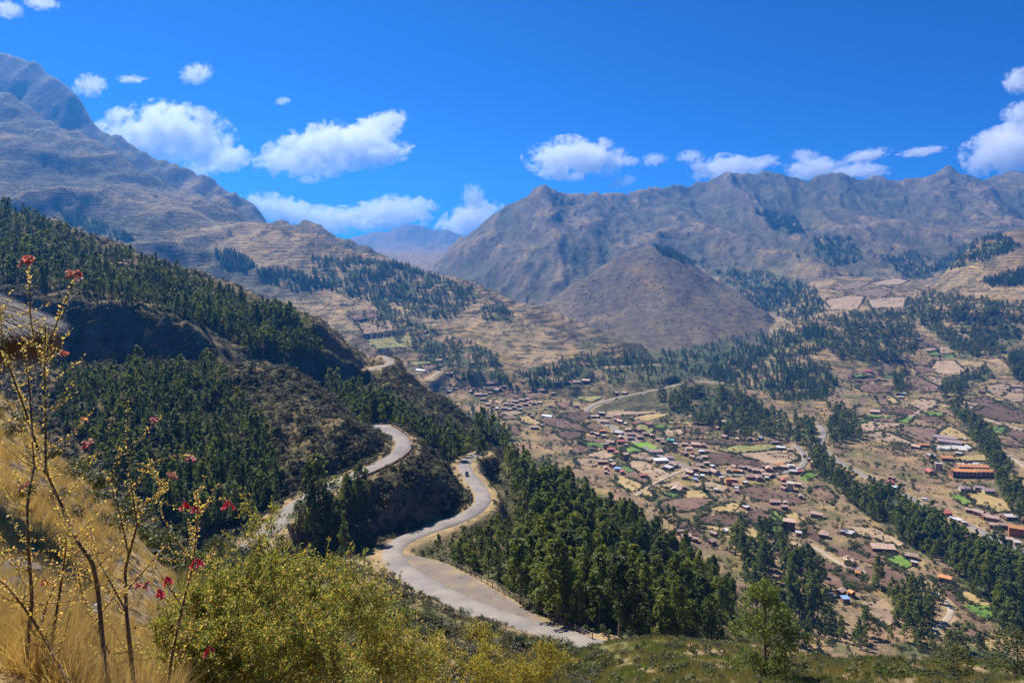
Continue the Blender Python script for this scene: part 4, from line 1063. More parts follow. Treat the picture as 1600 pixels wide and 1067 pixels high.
def scatter_group(name, col):
    ng = bpy.data.node_groups.new(name, 'GeometryNodeTree')
    ng.interface.new_socket('Geometry', in_out='INPUT', socket_type='NodeSocketGeometry')
    ng.interface.new_socket('Geometry', in_out='OUTPUT', socket_type='NodeSocketGeometry')
    n, l = ng.nodes, ng.links
    gi, go = n.new('NodeGroupInput'), n.new('NodeGroupOutput')
    ci = n.new('GeometryNodeCollectionInfo'); ci.inputs['Collection'].default_value = col
    ci.inputs['Separate Children'].default_value = True; ci.inputs['Reset Children'].default_value = True
    ip = n.new('GeometryNodeInstanceOnPoints'); ip.inputs['Pick Instance'].default_value = True
    def attr(nm, ty):
        a = n.new('GeometryNodeInputNamedAttribute'); a.data_type = ty; a.inputs['Name'].default_value = nm
        return a.outputs[0]
    l.new(gi.outputs[0], ip.inputs['Points']); l.new(ci.outputs[0], ip.inputs['Instance'])
    l.new(attr('pick', 'INT'), ip.inputs['Instance Index'])
    l.new(attr('turn', 'FLOAT_VECTOR'), ip.inputs['Rotation']); l.new(attr('size', 'FLOAT_VECTOR'), ip.inputs['Scale'])
    l.new(ip.outputs[0], go.inputs[0])
    return ng
SG = {k: scatter_group('scatter_' + k, c) for k, c in LO.items()}
def stuff(name, kind, items, label, cat):
    """items: (x, y, z, height, width factor)"""
    if not items: return
    a = np.array(items, dtype=np.float32); n = len(a)
    me = bpy.data.meshes.new(name); me.vertices.add(n); me.vertices.foreach_set('co', a[:, :3].ravel())
    rs = np.random.default_rng(n)
    at = me.attributes.new('pick', 'INT', 'POINT'); at.data.foreach_set('value', rs.integers(0, 100, n).astype(np.int32))
    at = me.attributes.new('turn', 'FLOAT_VECTOR', 'POINT')
    at.data.foreach_set('vector', np.c_[rs.normal(size=n) * 0.04, rs.normal(size=n) * 0.04, rs.uniform(0, 6.28, n)].astype(np.float32).ravel())
    at = me.attributes.new('size', 'FLOAT_VECTOR', 'POINT'); at.data.foreach_set('vector', np.c_[a[:, 3] * a[:, 4], a[:, 3] * a[:, 4], a[:, 3]].astype(np.float32).ravel())
    o = obj(name, me); md = o.modifiers.new('scatter', 'NODES'); md.node_group = SG[kind]
    tag(o, label, cat, None, 'stuff')
    return o

VILLAGE_TREES = [  # window, x, y, height in metres, kind
 (5,240,350,20,'euc'),(5,190,350,17,'euc'),(5,285,345,18,'euc'),(5,410,400,12,'euc'),(5,480,370,11,'euc'),(6,465,610,22,'euc'),(6,570,700,15,'euc'),
 (6,330,660,12,'round'),(5,1150,560,13,'round'),(5,770,520,16,'euc'),(5,690,520,14,'euc'),(5,870,470,16,'euc'),(5,660,380,10,'euc'),(5,530,50,9,'euc'),(5,870,180,12,'euc'),
 (5,1380,530,11,'round'),(5,1360,390,10,'round'),(4,370,915,12,'euc'),(4,1070,780,14,'round'),(4,1210,800,8,'round'),(4,590,720,6,'round'),(4,180,375,13,'euc'),(4,250,400,14,'euc'),(4,285,400,13,'euc'),(4,315,400,13,'euc'),
 (4,90,300,8,'round'),(4,40,500,12,'round'),(4,80,520,10,'round'),(2,150,620,16,'round'),(2,810,900,14,'round'),(2,460,770,12,'euc'),(2,1000,760,12,'euc'),(2,940,640,8,'round'),(2,1560,850,9,'round'),(2,910,780,7,'round'),(2,1310,850,8,'euc'),
 (3,900,330,18,'euc'),(3,950,200,9,'round'),(3,410,110,11,'euc'),(3,440,120,11,'euc'),(3,480,130,12,'euc'),(3,1240,640,8,'euc'),(3,1280,640,8,'euc'),(3,1310,720,10,'round'),(3,1490,180,12,'round'),(3,1540,200,12,'round'),
 (1,390,500,13,'round'),(1,460,450,11,'euc'),(1,540,450,10,'round'),(1,620,470,10,'round'),(1,820,480,12,'round'),(1,1240,470,20,'euc'),(1,1100,480,9,'round'),(1,1290,570,9,'round'),(1,550,620,9,'round'),(1,1130,640,8,'round'),(1,1490,640,7,'round'),(1,1360,960,9,'round'),(1,1000,720,12,'euc'),(1,1180,480,9,'round'),
 (6,250,280,11,'round'),(6,150,160,12,'round'),(6,240,450,10,'round'),(6,1400,200,10,'round'),(6,500,240,6,'euc'),(6,1060,590,7,'round'),(6,870,390,7,'euc'),
 (7,515,380,15,'euc'),(7,460,380,9,'euc'),(7,440,340,8,'euc'),(7,650,470,13,'round'),(7,530,500,12,'round'),(7,620,530,10,'round'),(7,320,240,9,'round'),(7,270,240,9,'round'),(7,190,220,9,'round'),(7,1070,950,10,'round'),(7,830,590,9,'round'),(7,800,640,8,'round'),(7,690,640,8,'round'),(7,240,230,10,'round'),(7,45,50,10,'round'),(7,260,80,8,'round'),(7,390,40,6,'round'),
 (8,520,430,12,'euc'),(8,600,420,15,'euc'),(8,630,400,14,'euc'),(8,630,490,12,'euc'),(8,365,740,8,'euc'),(8,580,770,8,'round'),(8,480,750,7,'round'),(8,700,730,6,'round'),(8,90,380,10,'euc'),(8,190,380,8,'round'),(8,230,430,10,'euc'),(8,160,440,9,'euc'),(8,315,490,9,'euc'),(8,230,550,6,'round'),(8,90,790,20,'euc'),(8,120,840,18,'euc'),(8,60,830,17,'euc'),(8,160,700,12,'euc'),(8,810,440,8,'euc'),(8,575,260,10,'euc'),(8,900,160,10,'round'),(8,520,890,9,'round'),(8,570,900,9,'round'),(8,1590,360,13,'euc'),(8,940,520,12,'round'),
]
TREES = []      # x, y, z, height, width factor, kind, wood index (or None), label
def far_enough(grid, x, y, d):
    i, j = int(x // d), int(y // d)
    for a in (-1, 0, 1):
        for b in (-1, 0, 1):
            for q in grid.get((i + a, j + b), ()):
                if (q[0] - x) ** 2 + (q[1] - y) ** 2 < d * d: return False
    grid.setdefault((i, j), []).append((x, y)); return True
def road_clear(x, y, m=2.0):
    ci = int(round((x / y * F + 800 - COLS[0]) / 2.65)); ri = int(round(np.interp(math.log(y), LY, np.arange(NR))))
    if not (0 <= ci < NC and 0 <= ri < NR): return False
    return ROADMASK[ci, ri] > m and not LAYMASK[ci, ri]
rt = random.Random(21)
def pick_in(poly):
    xs = [p[0] for p in poly]; ys = [p[1] for p in poly]
    pa = [(float(a), float(b)) for a, b in poly]
    while True:
        x, y = rt.uniform(min(xs), max(xs)), rt.uniform(min(ys), max(ys))
        if inside(pa, np.array([x]), np.array([y]))[0]: return x, y
for wi, (nm, kind, cnt, (h0, h1), ymin, poly, lab_all, lab_one) in enumerate(WOODS):
    grid = {}; n = tries = 0
    while n < cnt and tries < cnt * 6:
        tries += 1
        u, py = pick_in(poly)
        g = ground(u, py, ymin=ymin)
        if g is None: continue
        if perlin(g.x / 34 + wi, g.y / 44, 3).item() < (-0.02 if nm in ('ridge_wood', 'pine_slope') else -0.12) and rt.random() < 0.8: continue
        if not road_clear(g.x, g.y, 1.5): continue
        if not far_enough(grid, g.x, g.y, 2.6 if g.y < 700 else 3.4): continue
        TREES.append((g.x, g.y, g.z, rt.uniform(h0, h1) * rt.choice((0.55, 0.75, 0.9, 1.0, 1.0, 1.12)), rt.uniform(0.8, 1.5) * (1.3 if g.y > 800 else 1.0), (kind if kind != 'mix' else rt.choice(('euc', 'euc', 'pine'))), wi, lab_one)); n += 1
for w, x, y, h, kind in VILLAGE_TREES:
    g = ground(*px(w, x, y), ymin=260)
    if g is not None: TREES.append((g.x, g.y, g.z, h, 1.15, kind, None, None))
TREES.sort(key=lambda t: -t[3] / t[1])
NTREE = 300
def put_tree(proto, name, x, y, z, h, wf, rz, parts=('trunk', 'crown')):
    e = empty(name, (x, y, z - 0.15), rz); e.scale = (h * wf, h * wf, h)
    for nm, me in zip(parts, proto):
        o = bpy.data.objects.new(nm, me); C.objects.link(o); o.parent = e
    return e
TREE_NAME = {'mix': 'tree', 'euc': 'eucalyptus_tree', 'pine': 'pine_tree', 'round': 'leafy_tree'}
single = 0
for i, (x, y, z, h, wf, kind, wi, lab) in enumerate(TREES[:NTREE]):
    e = put_tree(PROTO[kind][i % 5], TREE_NAME[kind], x, y, z, h, wf, rt.uniform(0, 6.28))
    if wi is None:
        single += 1
        tag(e, 'single %s among the valley fields and houses' % {'euc': 'slender eucalyptus', 'pine': 'dark pine', 'round': 'round leafy tree'}[kind], 'tree', 'single trees in the valley')
    else:
        u_, v_ = x / y * F + 800, HZ - z / y * F
        hw = 'tallest' if h > 17 else ('tall' if h > 13 else ('middle-sized' if h > 9 else 'short'))
        kd = {'euc': 'eucalyptus', 'pine': 'pine', 'round': 'leafy tree'}[kind]
        nm_ = WOODS[wi][0]
        if nm_ == 'spur_wood' and y < 300:
            pl_ = 'by the lay-by fence' if v_ > 950 else ('beside the road bend' if u_ < 830 else ('on the outer edge of the stand' if u_ > 1010 else ('in the front rows of the stand' if v_ > 890 else 'in the heart of the stand')))
            lab = '%s %s %s below the road' % (hw, kd, pl_)
        elif nm_ == 'pine_slope':
            pl_ = 'high under the cliff' if v_ < 640 else ('low by the upper road' if v_ > 750 else 'in the middle')
            lab = '%s %s %s of the shaded slope' % (hw, kd, pl_) if 'middle' in pl_ else '%s %s %s on the shaded slope' % (hw, kd, pl_)
        else: lab = hw + ' ' + lab.replace('tall ', '').replace('lone ', '').replace('dark pine', kd).replace('pine', kd) if kind == 'euc' else hw + ' ' + lab.replace('tall ', '').replace('lone ', '')
        tag(e, lab, 'tree', 'trees of the ' + nm_.replace('_', ' '))
rest = {}
for t in TREES[NTREE:]:
    key = (('valley_trees', t[5], 'scattered trees among the valley fields and houses') if t[6] is None else (WOODS[t[6]][0], t[5], WOODS[t[6]][6]))
    rest.setdefault(key[:2], [key[2], []])[1].append((t[0], t[1], t[2] - 0.2, t[3], t[4]))
for (nm, kind), (lab, it) in rest.items():
    stuff(nm, kind, it, lab, 'wood')

# scrub: dark low bushes over the shaded hills
def scatter_layer(layers, n, ymin, ymax, hr, thr=-0.2, seed=1, sc=26, clear=1.0):
    rs = np.random.default_rng(seed)
    ci, ri = np.nonzero(lm(*layers) & (Y > ymin) & (Y < ymax) & (ROADMASK > clear) & ~LAYMASK & (U > -120) & (U < 1720))
    # even spread over the ground itself
    wgt = (Y[ci, ri] ** 2) * np.gradient(ROWS)[ri] / Y[ci, ri] * np.sqrt(1 + np.minimum(sl[ci, ri], 2.5) ** 2)
    wgt = wgt / wgt.sum()
    k = rs.choice(len(ci), size=n * 2, p=wgt)
    u = COLS[ci[k]] + rs.uniform(-1.3, 1.3, n * 2); y = ROWS[ri[k]] * (1 + rs.uniform(-0.002, 0.002, n * 2)); x = (u - 800) / F * y
    keep = fbm(x / sc, y / sc, 3, 200 + seed) > thr + rs.uniform(-0.25, 0.25, n * 2)
    x, y = x[keep][:n], y[keep][:n]
    z = zat_np(x, y); h = rs.uniform(hr[0], hr[1], len(x)) * rs.uniform(0.6, 1.2, len(x))
    return [(a, b, c - 0.1, d, e) for a, b, c, d, e in zip(x, y, z, h, rs.uniform(0.9, 1.6, len(x)))]
stuff('hill_scrub', 'dark_shrub', scatter_layer(['dark_shrub_hill', 'hairpin_spur', 'road_spur'], 24000, 150, 560, (0.9, 2.7), -0.8, 2), 'dark scrub covering the shaded hills around the hairpins', 'scrub')
stuff('ridge_scrub', 'dark_shrub', scatter_layer(['cliff_ridge'], 12000, 290, 620, (0.9, 2.6), -0.4, 3), 'dark scrub on the ridge and its cliffs', 'scrub')
stuff('spur_scrub', 'shrub', scatter_layer(['wooded_spur'], 2600, 110, 420, (0.8, 2.4), -0.1, 4), 'green scrub under the trees below the lay-by', 'scrub')
stuff('terrace_scrub', 'dark_shrub', scatter_layer(['terraced_hill', 'gully_hill', 'village_scarp', 'right_hill', 'field_bench'], 9000, 850, 2100, (1.5, 4.0), 0.0, 5, 90), 'scattered bushes on the dry terraced hills', 'scrub')
stuff('mountain_scrub', 'dark_shrub', scatter_layer(['left_mountain', 'inner_hill'], 7000, 1100, 2500, (2.0, 5.0), 0.1, 6, 140), 'scattered bushes on the hazy mountain slopes', 'scrub')
# hedges and bushes along the edges of the plots
hedge = []
rs_ = np.random.default_rng(9)
for ty, pl, co, cx, cy in field_done:
    g2 = grow(pl, 2.6)
    for i in range(len(g2)):
        a, b = np.array(g2[i]), np.array(g2[(i + 1) % len(g2)])
        L = np.hypot(*(b - a))
        if perlin(a[0] / 30, a[1] / 30, 12).item() < -0.2: continue
        for j in range(max(1, int(L / 1.7))):
            q = a + (b - a) * rs_.uniform() + rs_.normal(size=2) * 0.8
            if road_clear(q[0], q[1], 1.5): hedge.append((q[0], q[1], zat(q[0], q[1]) - 0.1, rs_.uniform(1.5, 4.8), rs_.uniform(0.9, 1.5)))
stuff('hedges', 'shrub', hedge, 'hedges and bushes along the edges of the valley fields', 'hedge')
stuff('valley_bushes', 'shrub', scatter_layer(['valley_floor'], 13000, 280, 1500, (1.0, 3.8), -0.05, 8, 40, 2.0), 'bushes scattered over the valley floor', 'bush')
# ------------------------------------------------------------------ houses
M_ADOBE = [plain_mat('adobe_%d' % i, c, 0.95, 0.3, 0.8, 0.05, 0, 0.2) for i, c in enumerate(((0.20, 0.105, 0.070), (0.25, 0.135, 0.085), (0.17, 0.095, 0.07)))]
M_PLAS = plain_mat('cream_plaster', (0.48, 0.40, 0.30), 0.9, 0.15, 0.6)
M_OPLAS = plain_mat('orange_plaster', (0.48, 0.17, 0.07), 0.9, 0.15, 0.6)
def tile_mat(name, col):
    m, n, l, p = new_mat(name)
    tc = n.new('ShaderNodeTexCoord'); t = noise(n, l, 0.9, 5, 0.7, tc.outputs['Object'])
    rp = ramp(n, [(0.3, tuple(c * 0.62 for c in col)), (0.5, col), (0.7, tuple(min(1, c * 1.3) for c in col))]); l.new(t.outputs['Fac'], rp.inputs['Fac'])
    oi = n.new('ShaderNodeObjectInfo'); rv = ramp(n, [(0, (0.78, 0.78, 0.8)), (1, (1.2, 1.15, 1.05))]); l.new(oi.outputs['Random'], rv.inputs['Fac'])
    l.new(mix(n, l, rp.outputs['Color'], rv.outputs['Color'], 1.0, 'MULTIPLY'), p.inputs['Base Color'])
    wv = n.new('ShaderNodeTexWave'); wv.inputs['Scale'].default_value = 1.6; l.new(tc.outputs['Object'], wv.inputs['Vector'])
    b = n.new('ShaderNodeBump'); b.inputs['Strength'].default_value = 0.5; b.inputs['Distance'].default_value = 0.08
    l.new(wv.outputs['Fac'], b.inputs['Height']); l.new(b.outputs['Normal'], p.inputs['Normal'])
    p.inputs['Roughness'].default_value = 0.9; p.inputs['Specular IOR Level'].default_value = 0.1
    return m
M_TILE = [tile_mat('weathered_tile_%d' % i, c) for i, c in enumerate(((0.40, 0.28, 0.225), (0.46, 0.33, 0.26), (0.33, 0.23, 0.19)))]
ROOFM = {'A': M_TILE, 'O': [tile_mat('orange_tile', (0.55, 0.25, 0.11))], 'R': [plain_mat('red_sheet', (0.40, 0.12, 0.10), 0.6, 0.2, 1.0)],
 'W': [plain_mat('tin_sheet_%d' % i, c, 0.55, 0.15, 1.0, 0.4) for i, c in enumerate(((0.50, 0.49, 0.48), (0.40, 0.36, 0.33)))], 'B': [plain_mat('blue_sheet', (0.20, 0.30, 0.50), 0.5, 0.15, 1.0, 0.4)],
 'U': [plain_mat('mauve_tile', (0.30, 0.21, 0.22), 0.85, 0.2, 1.0)], 'E': [plain_mat('teal_sheet', (0.10, 0.42, 0.36), 0.5, 0.15, 1.0)], 'K': [plain_mat('concrete_slab', (0.40, 0.36, 0.31), 0.9, 0.15, 1.0)]}
M_DARK = plain_mat('dark_opening', (0.035, 0.028, 0.025), 0.5, 0.2, 2.0)
M_WOODY = plain_mat('door_wood', (0.16, 0.09, 0.05), 0.8, 0.3, 2.0)
def box_mesh(name, x0, x1, y0, y1, z0, z1, mat):
    v = [(x, y, z) for x in (x0, x1) for y in (y0, y1) for z in (z0, z1)]
    return mesh_np(name, v, [[0, 1, 3, 2], [4, 6, 7, 5], [0, 4, 5, 1], [2, 3, 7, 6], [0, 2, 6, 4], [1, 5, 7, 3]], mat)
_bits = {}
def bit(kind, w, h, mat):
    k = (kind, round(w, 1), round(h, 1))
    if k not in _bits: _bits[k] = box_mesh(kind, -w / 2, w / 2, -0.06, 0.06, 0, h, mat)
    return _bits[k]
def house(pos, w, d, h, rz, rtype, wall, name, label, group, detail, storeys=1, pitch=0.42):
    e = empty(name, pos, rz)
    g = d / 2 * pitch if rtype in 'AORU' else (0.35 if rtype in 'WBE' else 0.0)
    a, b, t = w / 2, d / 2, h
    if rtype in 'AORU':
        wv = [(-a, -b, -2.5), (a, -b, -2.5), (a, b, -2.5), (-a, b, -2.5), (-a, -b, t), (a, -b, t), (a, b, t), (-a, b, t), (-a, 0, t + g), (a, 0, t + g)]
        wf = [[0, 1, 5, 4], [2, 3, 7, 6], [1, 2, 6, 9, 5], [3, 0, 4, 8, 7], [4, 5, 9, 8], [6, 7, 8, 9]]
        ov, th = 0.45, 0.16; s = pitch; A, B = a + ov, b + ov
        e0, r0 = t - ov * s + 0.03, t + g + 0.03
        rv = [(-A, -B, e0), (A, -B, e0), (A, 0, r0), (-A, 0, r0), (A, B, e0), (-A, B, e0)]
        rv += [(x, y, z + th) for x, y, z in rv]
        rf = [[6, 7, 8, 9], [9, 8, 10, 11], [1, 0, 3, 2], [2, 3, 5, 4], [0, 1, 7, 6], [4, 5, 11, 10], [1, 2, 8, 7], [2, 4, 10, 8], [3, 0, 6, 9], [5, 3, 9, 11]]
    else:
        wv = [(-a, -b, -2.5), (a, -b, -2.5), (a, b, -2.5), (-a, b, -2.5), (-a, -b, t), (a, -b, t), (a, b, t + g), (-a, b, t + g)]
        wf = [[0, 1, 5, 4], [2, 3, 7, 6], [1, 2, 6, 5], [3, 0, 4, 7], [4, 5, 6, 7]]
        ov, th = 0.3, 0.10; A, B = a + ov, b + ov
        rv = [(-A, -B, t + 0.02), (A, -B, t + 0.02), (A, B, t + g + 0.03), (-A, B, t + g + 0.03)]
        rv += [(x, y, z + th) for x, y, z in rv]
        rf = [[3, 2, 1, 0], [4, 5, 6, 7], [0, 1, 5, 4], [1, 2, 6, 5], [2, 3, 7, 6], [3, 0, 4, 7]]
    wo = obj('wall', mesh_np('wall', wv, wf, wall), e)
    rm = ROOFM[rtype]; obj('roof', mesh_np('roof', rv, rf, rm[int(abs(pos[0]) * 7) % len(rm)]), e)
    if detail:
        n = max(2, int(w / 3.2))
        for fl in range(storeys):
            zb = fl * (h / storeys)
            for i in range(n):
                x = -a + (i + 0.5) * w / n
                if fl == 0 and i == n // 2:
                    obj('door', bit('door', 1.1, 2.05, M_WOODY), e, (x, -b - 0.03, zb + 0.02))
                else:
                    obj('window', bit('window', 1.1, 1.1, M_DARK), e, (x, -b - 0.03, zb + 1.0))
    tag(e, label, 'house', group)
    return e
HOUSES = {
 1: [(235,135,140,'A'),(375,140,60,'W'),(350,190,80,'A'),(340,250,80,'A'),(470,350,90,'A'),(740,220,60,'A'),(1350,450,70,'A'),(540,525,80,'W'),(450,530,40,'A'),(470,560,80,'W'),(725,565,80,'A'),(815,605,100,'A'),(895,600,60,'A'),(960,585,60,'A'),(1020,535,90,'W'),(1115,505,60,'W'),(1470,525,70,'A'),(1570,545,90,'A'),(870,660,70,'A'),(930,720,70,'A'),(1040,770,60,'W'),(1130,770,80,'A'),(1180,690,80,'A'),(1260,690,90,'A'),(1340,670,80,'A'),(1410,660,70,'A'),(1220,720,60,'A'),(1150,715,70,'A'),(1380,720,70,'A'),(1480,710,70,'A'),(1320,775,40,'W'),(1190,778,50,'W'),(1245,762,60,'A'),(1430,830,60,'A'),(1460,855,50,'A'),(1490,1000,100,'A'),(1580,970,50,'A'),(1550,700,60,'A'),(1300,735,60,'A'),(1440,690,50,'A')],
 2: [(150,230,90,'A'),(265,235,110,'A'),(390,225,100,'A'),(505,235,100,'A2'),(30,320,60,'A'),(110,360,60,'A'),(85,510,50,'A'),(390,510,60,'A'),(690,600,80,'W'),(590,640,60,'A'),(645,640,60,'A'),(770,640,60,'A'),(730,705,110,'A'),(890,640,40,'R'),(870,680,70,'A'),(915,700,90,'A'),(970,722,40,'W'),(1085,725,50,'R'),(1255,730,60,'R'),(575,830,60,'A'),(640,850,70,'A'),(700,815,90,'O'),(620,800,40,'A'),(720,870,50,'W'),(885,840,130,'W'),(1000,800,80,'A'),(1040,855,110,'A'),(1030,900,70,'A'),(1120,800,100,'A'),(1150,890,90,'A'),(1220,850,90,'A'),(1290,870,70,'A'),(920,890,100,'A'),(790,950,110,'A'),(740,1005,70,'A2'),(920,945,100,'R'),(980,980,60,'A'),(1390,920,110,'A'),(1430,950,80,'A'),(1510,930,90,'E'),(1570,970,50,'W'),(1060,900,40,'B'),(860,350,80,'A'),(960,352,60,'A')],
 3: [(1340,230,170,'A'),(700,350,130,'A'),(800,330,60,'W'),(820,380,90,'A'),(740,420,60,'A'),(740,465,40,'A'),(800,200,100,'R'),(865,235,60,'R'),(970,305,90,'A2'),(960,240,60,'A'),(880,430,80,'B'),(940,470,80,'R'),(1190,515,100,'R'),(1400,330,190,'W'),(1490,420,130,'W'),(1555,380,120,'A'),(1510,300,80,'U'),(1560,650,110,'A')],
 4: [(190,480,60,'A'),(300,485,90,'A'),(370,490,70,'A'),(230,522,70,'A'),(350,550,60,'W'),(405,545,40,'A'),(265,558,30,'R'),(95,475,50,'W'),(190,570,60,'A'),(270,605,80,'A'),(330,622,80,'A'),(380,600,60,'A'),(400,660,60,'A'),(330,690,90,'A'),(380,745,100,'A'),(300,722,80,'A'),(245,755,90,'A'),(480,752,110,'A'),(190,795,70,'A'),(300,782,40,'W'),(360,785,40,'W'),(290,818,40,'B'),(455,690,50,'W'),(615,735,80,'A'),(670,700,70,'A'),(740,700,60,'A'),(800,700,60,'A'),(680,735,60,'O'),(730,740,60,'A'),(830,722,70,'A'),(870,735,70,'A'),(925,745,80,'A'),(965,700,80,'A'),(1040,700,80,'A'),(1005,722,90,'A'),(1095,692,110,'O'),(1160,704,80,'A'),(1215,692,80,'K'),(820,798,90,'A'),(910,812,100,'A'),(985,782,90,'A'),(980,804,40,'W'),(1035,776,60,'A'),(545,835,40,'K2'),(615,855,60,'O2'),(670,822,60,'A'),(680,872,60,'A'),(690,905,40,'W'),(690,932,50,'A'),(775,850,60,'W'),(1155,872,70,'A'),(1145,832,70,'R'),(1210,905,90,'K2'),(1150,904,60,'A'),(1280,870,70,'A'),(1310,985,70,'A'),(1060,1040,110,'A'),(1165,1048,60,'A'),(115,925,130,'A'),(190,895,50,'A'),(490,920,40,'W'),(1235,748,80,'W'),(1300,743,60,'R'),(1385,600,90,'A'),(1395,622,60,'W'),(1430,680,60,'A2'),(1060,460,60,'A'),(1120,517,90,'W'),(1200,528,50,'A'),(545,262,80,'A'),(510,322,60,'A'),(580,352,60,'A'),(580,407,70,'A'),(700,425,40,'A'),(750,425,40,'A'),(820,425,30,'W'),(920,417,40,'B'),(85,680,110,'A'),(20,695,50,'W')],
 5: [(625,422,75,'A'),(720,400,50,'W'),(390,452,90,'A'),(470,468,40,'A'),(340,402,60,'A'),(1260,370,100,'A2'),(1330,418,50,'W'),(1485,265,100,'A'),(1545,432,80,'A'),(1210,195,60,'A'),(890,195,60,'W'),(1315,702,80,'A'),(1380,755,120,'A'),(1080,650,60,'A'),(1590,955,60,'A'),(610,492,70,'A')],
 6: [(40,195,70,'A'),(240,192,100,'W'),(515,320,190,'A'),(735,378,90,'A'),(755,428,40,'W'),(245,418,90,'A'),(305,485,80,'A'),(312,508,30,'O'),(1000,550,90,'O'),(925,688,70,'W'),(185,655,80,'A'),(90,695,80,'A'),(215,715,60,'B'),(265,668,35,'O'),(1480,245,90,'A'),(1560,268,50,'W'),(1565,198,110,'O2')],
 7: [(640,150,180,'U'),(680,188,190,'U'),(455,207,90,'O'),(400,222,80,'A'),(520,302,90,'W'),(655,322,100,'O'),(745,278,50,'W'),(580,402,60,'K2'),(520,437,90,'R'),(820,582,110,'U'),(920,572,70,'U'),(1000,600,90,'U'),(180,530,70,'R'),(210,570,70,'W'),(190,490,60,'A'),(840,757,60,'A'),(925,778,90,'A'),(1040,832,100,'A'),(970,812,80,'A'),(1050,885,80,'A'),(1150,895,110,'A'),(640,788,100,'R'),(700,832,70,'W'),(745,842,60,'W'),(715,870,60,'W'),(790,862,60,'W'),(1190,822,100,'W')],
 8: [(310,277,70,'R'),(390,340,30,'A'),(435,342,40,'A'),(570,470,50,'A'),(605,470,40,'W'),(580,497,40,'W'),(1255,452,50,'R'),(1555,412,90,'A'),(370,622,80,'A'),(1410,20,30,'W'),(720,6,60,'W'),(550,397,30,'A')],
}
WHERE = {1: 'in the hamlet behind the road spur', 2: 'along the upper end of the village street', 3: 'near the football pitch', 4: 'along the curving village street', 5: 'among the ploughed fields below the village', 6: 'among the fields at the lower right', 7: 'on the school terrace across the gorge', 8: 'among the far fields on the right bank'}
LOOK = {'A': 'small adobe house, weathered tile roof', 'W': 'small shed, pale tin roof', 'O': 'house with bright orange roof', 'R': 'house with red sheet roof', 'B': 'small shed with blue roof', 'U': 'long low building with mauve roof', 'E': 'hall with teal roof', 'K': 'flat-roofed concrete house'}
SPECIAL = {(6,515,320): 'largest tan-roofed farmhouse among the fields at the lower right', (5,1260,370): 'two-storey adobe farmhouse beside a small green field', (6,215,715): 'small shed with bright blue roof below the ploughed fields',
 (3,1340,230): 'long pink-roofed building at the edge of the football pitch', (3,1400,330): 'long white-roofed compound below the football pitch', (4,1095,692): 'orange-roofed house at the bend of the curving street', (4,1210,905): 'tall concrete house below the curving street',
 (6,1565,198): 'orange two-storey building beside the river road at the right edge', (7,655,322): 'orange-roofed hall above the twin school blocks', (2,505,235): 'tallest block of the row on the shelf above the valley road', (7,640,150): 'mauve long classroom block, the rear one of the pair', (7,680,188): 'mauve long classroom block, the front one of the pair',
 (6,240,192): 'white-roofed house beside grey-green trees', (6,1000,550): 'lone salmon-roofed house beside the lower belt of trees', (2,1510,930): 'teal-roofed hall at the lower end of the straight street', (4,115,925): 'broad tan-roofed farmhouse below the dirt track', (5,1380,755): 'terracotta-roofed house behind the tall eucalyptus', (7,520,437): 'long crimson-roofed shed below the orange hall', (5,625,422):'small pale-roofed adobe house at the edge of the golden field', (5,1485,265):'hip-roofed tan house in the dark trees'}
MARKS = [(1010,700,'football pitch'),(1150,715,'large ploughed field'),(1215,712,'round stubble field'),(1262,726,'sharp street bend'),(1076,732,'dirt track junction'),(1095,790,'lower ploughed fields'),(1190,775,'sloping ploughed field'),(930,655,'top of the street'),(960,665,'upper street'),(1035,715,'middle of the street'),(830,632,'upper hamlet lane'),(790,615,'hamlet trees'),(700,605,'road spur foot'),(660,555,'upper hamlet fields'),(880,600,'terraced hill foot'),(970,795,'wooded spur'),(1120,660,'foot of the scarp'),(1470,765,'rocky roadside bank'),(1545,820,'right-edge river road'),(1440,695,'far-bank ploughed field'),(1480,690,'school courts'),(1395,765,'gorge trees'),(1010,740,'stubble field by pitch'),(955,690,'upper green fields'),(1360,590,'far-bank green plots'),(1320,930,'lower right trees'),(1450,850,'gorge-side fields')]
def landmark(u, v):
    return min(MARKS, key=lambda m: (m[0] - u) ** 2 + 2.5 * (m[1] - v) ** 2)[2]
PENDING = []
rh = random.Random(5)
